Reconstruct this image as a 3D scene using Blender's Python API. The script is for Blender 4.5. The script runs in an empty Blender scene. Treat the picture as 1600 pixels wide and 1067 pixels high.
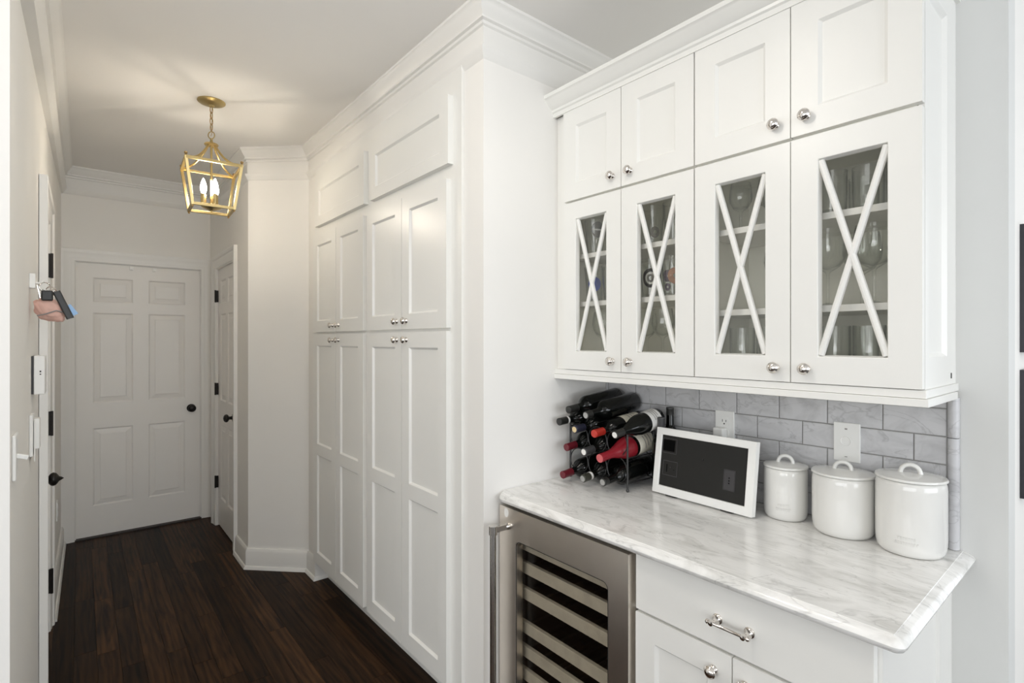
import bpy, math, random
from mathutils import Vector, Matrix
random.seed(7)
SC = bpy.context.scene
COL = SC.collection
PI = math.pi

# ------------------------------------------------------------------ camera
HC = 1.46
cam_d = bpy.data.cameras.new('camera')
cam = bpy.data.objects.new('camera', cam_d)
COL.objects.link(cam)
cam.location = (0, 0, HC)
cam.rotation_euler = (PI / 2, 0, -math.atan2(674, 817))
cam_d.sensor_width = 36.0
cam_d.lens = 817 / 1600 * 36
cam_d.shift_y = -1.5 / 1600
cam_d.clip_start = 0.02
SC.camera = cam
SC.cycles.transparent_max_bounces = 48
SC.cycles.max_bounces = 16
SC.cycles.diffuse_bounces = 8

# ------------------------------------------------------------------ world, view, lights
W = bpy.data.worlds.new('world')
SC.world = W
W.use_nodes = True
W.node_tree.nodes['Background'].inputs[0].default_value = (0.86, 0.92, 1.0, 1)
W.node_tree.nodes['Background'].inputs[1].default_value = 0.4
SC.view_settings.view_transform = 'Standard'
SC.view_settings.look = 'None'
SC.view_settings.gamma = 1.0
SC.view_settings.use_curve_mapping = False
SC.view_settings.exposure = -0.28

def area(name, loc, target, sx, sy, power, color):
    d = bpy.data.lights.new(name, 'AREA')
    d.shape = 'RECTANGLE'; d.size = sx; d.size_y = sy; d.energy = power; d.color = color
    o = bpy.data.objects.new(name, d); COL.objects.link(o)
    o.location = loc
    o.rotation_euler = (Vector(target) - Vector(loc)).to_track_quat('-Z', 'Y').to_euler()
    return o

def can_light(loc, power, color=(1.0, 0.93, 0.83), angle=150, r=0.07):
    d = bpy.data.lights.new('recessed_light', 'SPOT')
    d.energy = power; d.color = color; d.shadow_soft_size = r
    d.spot_size = math.radians(angle); d.spot_blend = 0.6
    o = bpy.data.objects.new('recessed_light', d); COL.objects.link(o)
    o.location = loc
    return o

# daylight from kitchen windows behind and right; the left one is added fill
area('daylight_and_fill', (0.9, -3.15, 1.55), (0.9, 0, 1.55), 3.2, 1.6, 90, (0.90, 0.95, 1.0))
area('daylight_and_fill', (4.15, -1.4, 1.55), (1.0, -1.4, 1.55), 2.0, 1.6, 20, (0.90, 0.95, 1.0))
area('daylight_and_fill', (-2.95, -0.6, 1.55), (0.0, -0.6, 1.55), 3.4, 1.6, 74, (0.96, 0.98, 1.0))  # fill added to brighten the cabinet fronts; its window is made up
# recessed ceiling cans of the kitchen
for p, e in (((0.70, 0.85, 2.655), 9), ((0.2, -0.6, 2.655), 9), ((-0.9, 0.6, 2.655), 9),
             ((1.7, -1.0, 2.655), 9), ((-0.6, -1.8, 2.655), 9)):
    can_light(p, e)

# added fill lamp for hall and ceiling, out of the frame, no fixture
d = bpy.data.lights.new('hall_fill', 'POINT'); d.energy = 12; d.color = (1.0, 0.95, 0.87); d.shadow_soft_size = 0.10
o = bpy.data.objects.new('hall_fill', d); COL.objects.link(o); o.location = (0.25, 1.05, 2.45)

# ------------------------------------------------------------------ materials
MATS = {}
def new_mat(name):
    m = bpy.data.materials.new(name); m.use_nodes = True
    nt = m.node_tree
    b = nt.nodes['Principled BSDF']
    MATS[name] = m
    return m, nt, b

def simple(name, col, rough=0.5, metal=0.0, spec=0.5, coat=0.0, noise=0.0, nscale=40.0, bump=0.0, bscale=200.0):
    m, nt, b = new_mat(name)
    b.inputs['Base Color'].default_value = (*col, 1)
    b.inputs['Roughness'].default_value = rough
    b.inputs['Metallic'].default_value = metal
    b.inputs['Specular IOR Level'].default_value = spec
    b.inputs['Coat Weight'].default_value = coat
    b.inputs['Coat Roughness'].default_value = 0.05
    if noise:
        tc = nt.nodes.new('ShaderNodeTexCoord'); n = nt.nodes.new('ShaderNodeTexNoise')
        n.inputs['Scale'].default_value = nscale; n.inputs['Detail'].default_value = 4
        r = nt.nodes.new('ShaderNodeValToRGB')
        r.color_ramp.elements[0].position = 0.3; r.color_ramp.elements[1].position = 0.7
        r.color_ramp.elements[0].color = (*[c * (1 - noise) for c in col], 1)
        r.color_ramp.elements[1].color = (*[min(1, c * (1 + noise)) for c in col], 1)
        nt.links.new(tc.outputs['Object'], n.inputs['Vector'])
        nt.links.new(n.outputs['Fac'], r.inputs['Fac'])
        nt.links.new(r.outputs['Color'], b.inputs['Base Color'])
    if bump:
        tc = nt.nodes.new('ShaderNodeTexCoord'); n = nt.nodes.new('ShaderNodeTexNoise')
        n.inputs['Scale'].default_value = bscale; n.inputs['Detail'].default_value = 3
        bp = nt.nodes.new('ShaderNodeBump'); bp.inputs['Strength'].default_value = bump; bp.inputs['Distance'].default_value = 0.002
        nt.links.new(tc.outputs['Object'], n.inputs['Vector'])
        nt.links.new(n.outputs['Fac'], bp.inputs['Height'])
        nt.links.new(bp.outputs['Normal'], b.inputs['Normal'])
    return m

simple('wall_paint', (0.86, 0.845, 0.815), 0.75, noise=0.008, nscale=3, bump=0.05, bscale=350)
simple('wall_grey', (0.70, 0.705, 0.69), 0.75, noise=0.008, nscale=3, bump=0.05, bscale=350)
simple('ceiling_paint', (0.88, 0.865, 0.845), 0.85, noise=0.006, nscale=3)
simple('trim_paint', (0.83, 0.82, 0.795), 0.38, noise=0.006, nscale=5)
simple('door_paint', (0.84, 0.82, 0.79), 0.4, noise=0.008, nscale=5)
simple('cabinet_paint', (0.84, 0.835, 0.805), 0.33, noise=0.005, nscale=5)
simple('cabinet_inside', (0.88, 0.87, 0.80), 0.5, noise=0.01, nscale=5)
simple('shelf_edge', (0.84, 0.83, 0.80), 0.4, noise=0.005, nscale=9)
simple('nickel', (0.78, 0.74, 0.70), 0.09, 1.0, noise=0.02, nscale=30)
simple('stainless', (0.78, 0.725, 0.66), 0.30, 1.0, noise=0.04, nscale=8)
simple('stainless_bright', (0.72, 0.70, 0.67), 0.2, 1.0, noise=0.03, nscale=12)
simple('black_bronze', (0.022, 0.019, 0.017), 0.35, 0.6, noise=0.1, nscale=60)
simple('wire_black', (0.06, 0.06, 0.06), 0.35, 0.7, noise=0.1, nscale=80)
simple('brass', (0.49, 0.38, 0.18), 0.36, 1.0, noise=0.05, nscale=25)
simple('brass_dark', (0.42, 0.28, 0.12), 0.35, 1.0, noise=0.08, nscale=40)
simple('ceramic', (0.75, 0.745, 0.72), 0.10, coat=0.4, noise=0.004, nscale=12)
simple('ceramic_groove', (0.33, 0.31, 0.28), 0.4, noise=0.05, nscale=30)
simple('plastic_white', (0.85, 0.85, 0.83), 0.3, noise=0.005, nscale=20)
simple('plastic_dark', (0.02, 0.02, 0.02), 0.4, noise=0.05, nscale=50)
simple('slot_dark', (0.01, 0.01, 0.01), 0.6, noise=0.05, nscale=50)
simple('grout', (0.30, 0.295, 0.285), 0.85, noise=0.06, nscale=120)
simple('bottle_glass', (0.004, 0.0045, 0.004), 0.05, spec=0.38, noise=0.1, nscale=20)
simple('foil_black', (0.022, 0.022, 0.020), 0.38, noise=0.15, nscale=90)
simple('foil_olive', (0.055, 0.055, 0.042), 0.35, noise=0.12, nscale=90)
simple('foil_navy', (0.03, 0.032, 0.055), 0.35, noise=0.1, nscale=90)
simple('foil_gold', (0.78, 0.62, 0.36), 0.4, 0.3, noise=0.06, nscale=90)
simple('foil_red', (0.135, 0.012, 0.020), 0.36, noise=0.12, nscale=90)
simple('foil_orange', (0.50, 0.035, 0.022), 0.36, noise=0.08, nscale=90)
simple('wax_red', (0.25, 0.013, 0.022), 0.28, noise=0.10, nscale=60)
simple('wax_tip', (0.60, 0.12, 0.13), 0.35, noise=0.10, nscale=60)
simple('foil_charcoal', (0.06, 0.06, 0.062), 0.45, noise=0.12, nscale=90)
simple('foil_silver', (0.45, 0.45, 0.44), 0.35, 0.6, noise=0.1, nscale=90)
simple('paper_white', (0.82, 0.81, 0.78), 0.7, noise=0.02, nscale=60)
simple('paper_cream', (0.78, 0.74, 0.62), 0.7, noise=0.03, nscale=60)
simple('print_grey', (0.30, 0.28, 0.27), 0.7, noise=0.05, nscale=60)
simple('screen_panel', (0.026, 0.0255, 0.024), 0.30, spec=0.12, noise=0.04, nscale=4)
simple('screen_mark', (0.060, 0.058, 0.060), 0.3, spec=0.15, noise=0.04, nscale=9)
simple('screen_black', (0.003, 0.003, 0.003), 0.3, spec=0.03, noise=0.04, nscale=9)
simple('fridge_inside', (0.030, 0.024, 0.019), 0.5, noise=0.1, nscale=10)
simple('shelf_wood', (0.58, 0.545, 0.465), 0.45, noise=0.10, nscale=25)
simple('pouch_pink', (0.72, 0.45, 0.38), 0.6, noise=0.14, nscale=22, bump=0.6, bscale=60)
simple('tag_blue', (0.30, 0.50, 0.80), 0.4, noise=0.06, nscale=40)
simple('frame_black', (0.015, 0.016, 0.022), 0.35, noise=0.08, nscale=30)
simple('canvas_navy', (0.022, 0.025, 0.045), 0.5, noise=0.2, nscale=12)
simple('print_blue', (0.10, 0.13, 0.42), 0.5, noise=0.15, nscale=70)
simple('print_black', (0.015, 0.015, 0.018), 0.5, noise=0.1, nscale=70)
simple('print_white', (0.80, 0.80, 0.78), 0.5, noise=0.03, nscale=70)
simple('print_orange', (0.42, 0.23, 0.15), 0.5, noise=0.2, nscale=70)
simple('print_purple', (0.16, 0.09, 0.20), 0.5, noise=0.2, nscale=70)
simple('print_smoke', (0.17, 0.165, 0.15), 0.5, noise=0.1, nscale=70)
simple('threshold_wood', (0.022, 0.014, 0.010), 0.45, noise=0.2, nscale=30)

def glassy(name, tint, gloss, ior=1.45, rough=0.0, edge=None, power=5.0):
    m = bpy.data.materials.new(name); m.use_nodes = True; nt = m.node_tree
    nt.nodes.clear()
    out = nt.nodes.new('ShaderNodeOutputMaterial')
    tr = nt.nodes.new('ShaderNodeBsdfTransparent'); tr.inputs[0].default_value = (*tint, 1)
    gl = nt.nodes.new('ShaderNodeBsdfGlossy'); gl.inputs['Roughness'].default_value = rough
    gl.inputs['Color'].default_value = (1, 1, 1, 1)
    # Schlick reflectance, the same from both sides of the thin wall
    lw_ = nt.nodes.new('ShaderNodeLayerWeight'); lw_.inputs['Blend'].default_value = 0.5
    pw = nt.nodes.new('ShaderNodeMath'); pw.operation = 'POWER'; pw.inputs[1].default_value = power
    f0 = ((ior - 1) / (ior + 1)) ** 2
    mu = nt.nodes.new('ShaderNodeMath'); mu.operation = 'MULTIPLY_ADD'; mu.inputs[1].default_value = gloss * (1 - f0); mu.inputs[2].default_value = gloss * f0
    mu.use_clamp = True
    mx = nt.nodes.new('ShaderNodeMixShader')
    nt.links.new(lw_.outputs['Facing'], pw.inputs[0]); nt.links.new(pw.outputs[0], mu.inputs[0]); nt.links.new(mu.outputs[0], mx.inputs[0])
    nt.links.new(tr.outputs[0], mx.inputs[1]); nt.links.new(gl.outputs[0], mx.inputs[2])
    nt.links.new(mx.outputs[0], out.inputs[0])
    if edge:                       # longer path through the wall at grazing angles
        p2 = nt.nodes.new('ShaderNodeMath'); p2.operation = 'POWER'; p2.inputs[1].default_value = 3.0
        cm = nt.nodes.new('ShaderNodeMix'); cm.data_type = 'RGBA'
        cm.inputs['A'].default_value = (*tint, 1); cm.inputs['B'].default_value = (*edge, 1)
        nt.links.new(lw_.outputs['Facing'], p2.inputs[0]); nt.links.new(p2.outputs[0], cm.inputs['Factor']); nt.links.new(cm.outputs['Result'], tr.inputs[0])
    MATS[name] = m
glassy('pane_glass', (0.985, 0.985, 0.975), 0.8, 1.5)
glassy('drink_glass', (0.985, 0.99, 0.985), 1.0, 1.55, edge=(0.42, 0.43, 0.41), power=4.0)
glassy('fridge_glass', (0.90, 0.885, 0.86), 1.0, 1.5)

def emit(name, col, strength):
    m = bpy.data.materials.new(name); m.use_nodes = True; nt = m.node_tree; nt.nodes.clear()
    out = nt.nodes.new('ShaderNodeOutputMaterial'); e = nt.nodes.new('ShaderNodeEmission')
    e.inputs[0].default_value = (*col, 1); e.inputs[1].default_value = strength
    nt.links.new(e.outputs[0], out.inputs[0]); MATS[name] = m
emit('bulb_glow', (1.0, 0.89, 0.73), 168.0)

def wood():
    m, nt, b = new_mat('floor_wood'); L = nt.links.new; N = nt.nodes.new
    tc = N('ShaderNodeTexCoord'); oi = N('ShaderNodeObjectInfo')
    mp = N('ShaderNodeMapping'); mp.inputs['Scale'].default_value = (34, 2.6, 34)
    off = N('ShaderNodeVectorMath'); off.operation = 'ADD'
    cb = N('ShaderNodeCombineXYZ'); ml = N('ShaderNodeMath'); ml.operation = 'MULTIPLY'; ml.inputs[1].default_value = 37.0
    L(oi.outputs['Random'], ml.inputs[0]); L(ml.outputs[0], cb.inputs[0]); L(ml.outputs[0], cb.inputs[1])
    L(tc.outputs['Object'], off.inputs[0]); L(cb.outputs[0], off.inputs[1]); L(off.outputs[0], mp.inputs['Vector'])
    n1 = N('ShaderNodeTexNoise'); n1.inputs['Scale'].default_value = 1.0; n1.inputs['Detail'].default_value = 6; n1.inputs['Distortion'].default_value = 1.2
    L(mp.outputs[0], n1.inputs['Vector'])
    # cathedral figure: long meandering growth lines along the plank
    mp2 = N('ShaderNodeMapping'); mp2.inputs['Scale'].default_value = (1.0, 0.075, 1.0)
    L(off.outputs[0], mp2.inputs['Vector'])
    wv = N('ShaderNodeTexWave'); wv.wave_type = 'BANDS'; wv.bands_direction = 'X'; wv.inputs['Scale'].default_value = 11.0
    wv.inputs['Distortion'].default_value = 9.0; wv.inputs['Detail'].default_value = 3.0; wv.inputs['Detail Scale'].default_value = 1.6; wv.inputs['Detail Roughness'].default_value = 0.6
    L(mp2.outputs[0], wv.inputs['Vector'])
    r1 = N('ShaderNodeValToRGB')
    r1.color_ramp.elements[0].position = 0.30; r1.color_ramp.elements[0].color = (0.0085, 0.0046, 0.0028, 1)
    r1.color_ramp.elements[1].position = 0.72; r1.color_ramp.elements[1].color = (0.052, 0.0250, 0.0105, 1)
    mixf = N('ShaderNodeMath'); mixf.operation = 'MULTIPLY_ADD'; mixf.inputs[1].default_value = 0.16
    L(wv.outputs['Fac'], mixf.inputs[0])
    sc = N('ShaderNodeMath'); sc.operation = 'MULTIPLY'; sc.inputs[1].default_value = 0.84
    L(n1.outputs['Fac'], sc.inputs[0]); L(sc.outputs[0], mixf.inputs[2]); L(mixf.outputs[0], r1.inputs['Fac'])
    mr = N('ShaderNodeMapRange'); mr.inputs['To Min'].default_value = 0.55; mr.inputs['To Max'].default_value = 1.75
    L(oi.outputs['Random'], mr.inputs['Value'])
    mm = N('ShaderNodeMix'); mm.data_type = 'RGBA'; mm.blend_type = 'MULTIPLY'; mm.inputs['Factor'].default_value = 1.0
    cc = N('ShaderNodeCombineColor')
    L(mr.outputs[0], cc.inputs[0]); L(mr.outputs[0], cc.inputs[1]); L(mr.outputs[0], cc.inputs[2])
    L(r1.outputs['Color'], mm.inputs['A']); L(cc.outputs[0], mm.inputs['B'])
    L(mm.outputs['Result'], b.inputs['Base Color'])
    b.inputs['Roughness'].default_value = 0.42
    b.inputs['Specular IOR Level'].default_value = 0.08
    bp = N('ShaderNodeBump'); bp.inputs['Strength'].default_value = 0.25; bp.inputs['Distance'].default_value = 0.001
    L(n1.outputs['Fac'], bp.inputs['Height']); L(bp.outputs['Normal'], b.inputs['Normal'])
wood()

def marble(name, base, vein, scale, stretch, rough, amount, rot=0.0, spots=False):
    m, nt, b = new_mat(name); L = nt.links.new; N = nt.nodes.new
    tc = N('ShaderNodeTexCoord'); oi = N('ShaderNodeObjectInfo')
    ml = N('ShaderNodeMath'); ml.operation = 'MULTIPLY'; ml.inputs[1].default_value = 53.0
    cb = N('ShaderNodeCombineXYZ'); off = N('ShaderNodeVectorMath'); off.operation = 'ADD'
    L(oi.outputs['Random'], ml.inputs[0]); L(ml.outputs[0], cb.inputs[0]); L(ml.outputs[0], cb.inputs[1]); L(ml.outputs[0], cb.inputs[2])
    L(tc.outputs['Object'], off.inputs[0]); L(cb.outputs[0], off.inputs[1])
    mp = N('ShaderNodeMapping'); mp.inputs['Scale'].default_value = stretch; mp.inputs['Rotation'].default_value = rot if isinstance(rot, tuple) else (0, 0, rot)
    L(off.outputs[0], mp.inputs['Vector'])
    n1 = N('ShaderNodeTexNoise'); n1.inputs['Scale'].default_value = scale; n1.inputs['Detail'].default_value = 8
    n1.inputs['Roughness'].default_value = 0.62; n1.inputs['Distortion'].default_value = 0.9
    L(mp.outputs[0], n1.inputs['Vector'])
    r = N('ShaderNodeValToRGB'); e = r.color_ramp.elements
    e[0].position = 0.30; e[0].color = (*[base[i] + (vein[i] - base[i]) * amount for i in range(3)], 1)
    e[1].position = 0.56; e[1].color = (*base, 1)
    k = e.new(0.44); k.color = (*[base[i] + (vein[i] - base[i]) * amount * 0.38 for i in range(3)], 1)
    L(n1.outputs['Fac'], r.inputs['Fac'])
    # thin veins
    n2 = N('ShaderNodeTexNoise'); n2.inputs['Scale'].default_value = scale * 0.55; n2.inputs['Detail'].default_value = 5; n2.inputs['Distortion'].default_value = 1.6
    L(mp.outputs[0], n2.inputs['Vector'])
    ab = N('ShaderNodeMath'); ab.operation = 'SUBTRACT'; ab.inputs[1].default_value = 0.5; L(n2.outputs['Fac'], ab.inputs[0])
    a2 = N('ShaderNodeMath'); a2.operation = 'ABSOLUTE'; L(ab.outputs[0], a2.inputs[0])
    r2 = N('ShaderNodeValToRGB'); r2.color_ramp.elements[0].position = 0.0; r2.color_ramp.elements[0].color = (*[0.72] * 3, 1)
    r2.color_ramp.elements[1].position = 0.016; r2.color_ramp.elements[1].color = (1, 1, 1, 1)
    L(a2.outputs[0], r2.inputs['Fac'])
    mx = N('ShaderNodeMix'); mx.data_type = 'RGBA'; mx.blend_type = 'MULTIPLY'; mx.inputs['Factor'].default_value = 0.7
    L(r.outputs['Color'], mx.inputs['A']); L(r2.outputs['Color'], mx.inputs['B'])
    L(mx.outputs['Result'], b.inputs['Base Color'])
    b.inputs['Roughness'].default_value = rough
marble('marble_top', (0.86, 0.855, 0.84), (0.46, 0.455, 0.43), 8.0, (2.4, 0.8, 2.4), 0.16, 0.62, rot=0.22)
marble('marble_tile', (0.60, 0.60, 0.615), (0.34, 0.34, 0.35), 9.0, (1, 1, 1.5), 0.28, 0.55, rot=(0.6, 0, 0))

# ------------------------------------------------------------------ mesh helpers
class MB:
    def __init__(s): s.v = []; s.f = []
    def box(s, x0, x1, y0, y1, z0, z1):
        if x0 > x1: x0, x1 = x1, x0
        if y0 > y1: y0, y1 = y1, y0
        if z0 > z1: z0, z1 = z1, z0
        n = len(s.v)
        s.v += [(x0, y0, z0), (x1, y0, z0), (x1, y1, z0), (x0, y1, z0), (x0, y0, z1), (x1, y0, z1), (x1, y1, z1), (x0, y1, z1)]
        for f in ((0, 3, 2, 1), (4, 5, 6, 7), (0, 1, 5, 4), (1, 2, 6, 5), (2, 3, 7, 6), (3, 0, 4, 7)):
            s.f.append(tuple(n + i for i in f))
        return s
    def poly(s, pts):
        n = len(s.v); s.v += [tuple(p) for p in pts]; s.f.append(tuple(range(n, n + len(pts)))); return s
    def grid(s, rows, closed_u=False, closed_v=False):
        """rows: list of equally long point lists, skinned together"""
        n = len(s.v); R = len(rows); Cn = len(rows[0])
        for r in rows: s.v += [tuple(p) for p in r]
        for i in range(R if closed_u else R - 1):
            for j in range(Cn if closed_v else Cn - 1):
                a = n + i * Cn + j; b = n + i * Cn + (j + 1) % Cn
                c = n + ((i + 1) % R) * Cn + (j + 1) % Cn; d = n + ((i + 1) % R) * Cn + j
                s.f.append((a, b, c, d))
        return s
    def lathe(s, prof, n=24, M=None):
        rows = []
        for r, z in prof:
            row = []
            for k in range(n):
                a = 2 * PI * k / n
                p = Vector((r * math.cos(a), r * math.sin(a), z))
                row.append(tuple(M @ p) if M else tuple(p))
            rows.append(row)
        return s.grid(rows, False, True)
    def tube(s, pts, r, n=8, closed=False, caps=True):
        pts = [Vector(p) for p in pts]; rows = []; up = None; N = len(pts)
        for i, p in enumerate(pts):
            if closed: t = (pts[(i + 1) % N] - pts[i - 1]).normalized()
            else: t = (pts[min(i + 1, N - 1)] - pts[max(i - 1, 0)]).normalized()
            if up is None:
                a = Vector((0, 0, 1)) if abs(t.z) < 0.9 else Vector((1, 0, 0))
                up = (a - t * a.dot(t)).normalized()
            else: up = (up - t * up.dot(t)).normalized()
            sd = t.cross(up); rr = r[i] if isinstance(r, (list, tuple)) else r
            rows.append([tuple(p + (up * math.cos(2 * PI * k / n) + sd * math.sin(2 * PI * k / n)) * rr) for k in range(n)])
        s.grid(rows, closed, True)
        if caps and not closed:
            s.poly(rows[0][::-1]); s.poly(rows[-1])
        return s
    def bar(s, a, b, w, h=None, up=(0, 0, 1)):
        """square bar between two points"""
        h = h or w; a = Vector(a); b = Vector(b); t = (b - a).normalized(); u = Vector(up)
        if abs(t.dot(u)) > 0.95: u = Vector((1, 0, 0))
        sd = t.cross(u).normalized(); u = sd.cross(t)
        c = [sd * x * w / 2 + u * y * h / 2 for x, y in ((-1, -1), (1, -1), (1, 1), (-1, 1))]
        r0 = [tuple(a + k) for k in c]; r1 = [tuple(b + k) for k in c]
        s.grid([r0, r1], False, True); s.poly(r0[::-1]); s.poly(r1); return s
    def xform(s, M):
        s.v = [tuple(M @ Vector(p)) for p in s.v]; return s

def wpos(o):
    p = Vector((0, 0, 0))
    while o: p += o.location; o = o.parent
    return p

def link(name, me, parent=None):
    o = bpy.data.objects.new(name, me); COL.objects.link(o)
    if parent: o.parent = parent
    return o

def finish(me, smooth):
    if smooth:
        me.polygons.foreach_set('use_smooth', [True] * len(me.polygons))
        me.set_sharp_from_angle(angle=math.radians(smooth))
    me.update()

def mesh(name, mb, mat, base=(0, 0, 0), smooth=0):
    b = Vector(base)
    me = bpy.data.meshes.new(name)
    me.from_pydata([tuple(Vector(p) - b) for p in mb.v], [], mb.f)
    import bmesh
    bm = bmesh.new(); bm.from_mesh(me); bmesh.ops.recalc_face_normals(bm, faces=bm.faces); bm.to_mesh(me); bm.free()
    me.materials.append(MATS[mat]); finish(me, smooth)
    return me

def obj(name, mb, mat, parent=None, smooth=0, bevel=0.0, base=None):
    """verts in world space; origin at the parent's base (or given base)"""
    if parent: b = wpos(parent)
    else: b = Vector(base) if base else Vector((0, 0, 0))
    o = link(name, mesh(name, mb, mat, b, smooth), parent)
    if not parent: o.location = b
    if bevel:
        md = o.modifiers.new('bevel', 'BEVEL'); md.width = bevel; md.segments = 2; md.limit_method = 'ANGLE'; md.angle_limit = math.radians(40)
    return o

def inst(name, me, parent, loc, rot=None):
    """shared mesh placed at a world location"""
    o = link(name, me, parent)
    o.location = Vector(loc) - (wpos(parent) if parent else Vector((0, 0, 0)))
    if rot is not None: o.rotation_euler = rot
    return o

def tag(o, label=None, cat=None, group=None, kind=None):
    if label: o['label'] = label
    if cat: o['category'] = cat
    if group: o['group'] = group
    if kind: o['kind'] = kind
    return o

def thing(name, loc, label, cat, group=None):
    o = bpy.data.objects.new(name, None); COL.objects.link(o); o.location = loc; o.empty_display_size = 0.05
    return tag(o, label, cat, group)

def struct(name, mb, mat, label=None, bevel=0.0, smooth=0, base=None):
    o = obj(name, mb, mat, None, smooth, bevel, base); o['kind'] = 'structure'
    if label: o['label'] = label
    return o

# local plane frames: (u, v, w) -> world.  w points out of the surface
def facing_mx(x):        # surface facing -X: u = world y, v = z
    return lambda u, v, w: (x - w, u, v)
def facing_px(x):        # surface facing +X
    return lambda u, v, w: (x + w, u, v)
def facing_my(y):        # surface facing -Y: u = world x
    return lambda u, v, w: (u, y - w, v)

def frame_mb(T, u0, u1, v0, v1, opens, thick, recess, cham):
    """a door front pierced by openings with chamfered inner edges; returns mesh builder"""
    m = MB()
    us = sorted(set([u0, u1] + [o[0] for o in opens] + [o[1] for o in opens]))
    vs = sorted(set([v0, v1] + [o[2] for o in opens] + [o[3] for o in opens]))
    for i in range(len(us) - 1):
        for j in range(len(vs) - 1):
            a, b, c, d = us[i], us[i + 1], vs[j], vs[j + 1]
            if any(o[0] <= a + 1e-6 and b <= o[1] + 1e-6 and o[2] <= c + 1e-6 and d <= o[3] + 1e-6 for o in opens): continue
            m.poly([T(a, c, 0), T(b, c, 0), T(b, d, 0), T(a, d, 0)])
    ring = [(u0, v0), (u1, v0), (u1, v1), (u0, v1)]
    for k in range(4):
        (a, b), (c, d) = ring[k], ring[(k + 1) % 4]
        m.poly([T(a, b, 0), T(c, d, 0), T(c, d, -thick), T(a, b, -thick)])
    for o in opens:
        r0 = [(o[0], o[2]), (o[1], o[2]), (o[1], o[3]), (o[0], o[3])]
        r1 = [(o[0] + cham, o[2] + cham), (o[1] - cham, o[2] + cham), (o[1] - cham, o[3] - cham), (o[0] + cham, o[3] - cham)]
        for k in range(4):
            a, b = r0[k], r0[(k + 1) % 4]; c, d = r1[(k + 1) % 4], r1[k]
            m.poly([T(*a, 0), T(*b, 0), T(*c, -recess), T(*d, -recess)])
    return m

def merge_verts(o, d=1e-5):
    import bmesh
    bm = bmesh.new(); bm.from_mesh(o.data); bmesh.ops.remove_doubles(bm, verts=bm.verts, dist=d)
    bmesh.ops.recalc_face_normals(bm, faces=bm.faces); bm.to_mesh(o.data); bm.free()

# knob: axis along -X, foot at origin
KNOB = MB().lathe([(0.0, 0.0), (0.0115, 0.0), (0.0115, 0.0025), (0.0085, 0.005), (0.006, 0.008), (0.006, 0.012), (0.0095, 0.014),
                   (0.0150, 0.0165), (0.0158, 0.019), (0.0150, 0.0215), (0.0128, 0.0225), (0.0120, 0.0245), (0.0095, 0.0265), (0.005, 0.0282), (0.0, 0.0286)], 20,
                  Matrix.Rotation(-PI / 2, 4, 'Y'))
ME_KNOB = mesh('knob', KNOB, 'nickel', smooth=50)

def shaker_door(parent, name, T, u0, u1, v0, v1, opens, mat='cabinet_paint', knob=None, thick=0.02, recess=0.009, cham=0.008, label=None):
    d = obj(name, frame_mb(T, u0, u1, v0, v1, opens, thick, recess, cham), mat, parent)
    merge_verts(d)
    md = d.modifiers.new('bevel', 'BEVEL'); md.width = 0.0018; md.segments = 2; md.limit_method = 'ANGLE'; md.angle_limit = math.radians(60)
    for o in opens:
        c = cham * 0.4
        p = MB().poly([T(o[0] + c, o[2] + c, -recess), T(o[1] - c, o[2] + c, -recess), T(o[1] - c, o[3] - c, -recess), T(o[0] + c, o[3] - c, -recess)])
        q = MB(); a = T(o[0] + c, o[2] + c, -recess); b = T(o[1] - c, o[3] - c, -recess - 0.006)
        q.box(a[0], b[0], a[1], b[1], a[2], b[2])
        obj('panel', q, mat, d)
    if knob:
        k = inst('knob', ME_KNOB, d, T(knob[0], knob[1], 0))
    if label: d['label'] = label
    return d

def ramp(y): return 2.675 if y <= 2.4 else 2.675 + 0.042 * ((y - 2.4) / 2.55) ** 2
def xl(y): return -0.142 + (y - 1.878) * 0.01107      # left hall wall

# ================================================================== SETTING
CT = 0.906          # counter top height
YW = 1.516          # alcove side wall (faces the camera)
XB = 1.795          # bar back wall

# floor slab and planks
fl = struct('floor', MB().box(-3.0, 4.2, -3.3, 5.1, -0.06, -0.0045), 'threshold_wood', 'dark stained hardwood floor', base=(0.5, 2, 0))
ME_PL = {}
def plank_mesh(w, l):
    key = (round(w, 3), round(l, 2))
    if key not in ME_PL:
        m = MB(); g = 0.0003; c = 0.0005; x0, x1, y0, y1 = -w / 2 + g, w / 2 - g, -l / 2 + g, l / 2 - g
        lo = [(x0, y0, -0.0045), (x1, y0, -0.0045), (x1, y1, -0.0045), (x0, y1, -0.0045)]
        mid = [(p[0], p[1], -c) for p in lo]
        top = [(x0 + c, y0 + c, 0), (x1 - c, y0 + c, 0), (x1 - c, y1 - c, 0), (x0 + c, y1 - c, 0)]
        m.grid([lo, mid, top], False, True); m.poly(top)
        ME_PL[key] = mesh('plank', m, 'floor_wood')
    return ME_PL[key]
PW = 0.083
for i in range(17):
    x = -0.19 + PW * (i + 0.5); y = 0.35 - random.random() * 0.7
    while y < 4.97:
        l = random.choice((0.65, 0.95, 1.25, 1.55)); ye = y + l
        if ye > 4.975: l = round(4.975 - y, 2)
        if l < 0.06: break
        if y + l > 0.4:
            inst('plank', plank_mesh(PW, l), fl, (x, y + l / 2, 0))
        y += l

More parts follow.
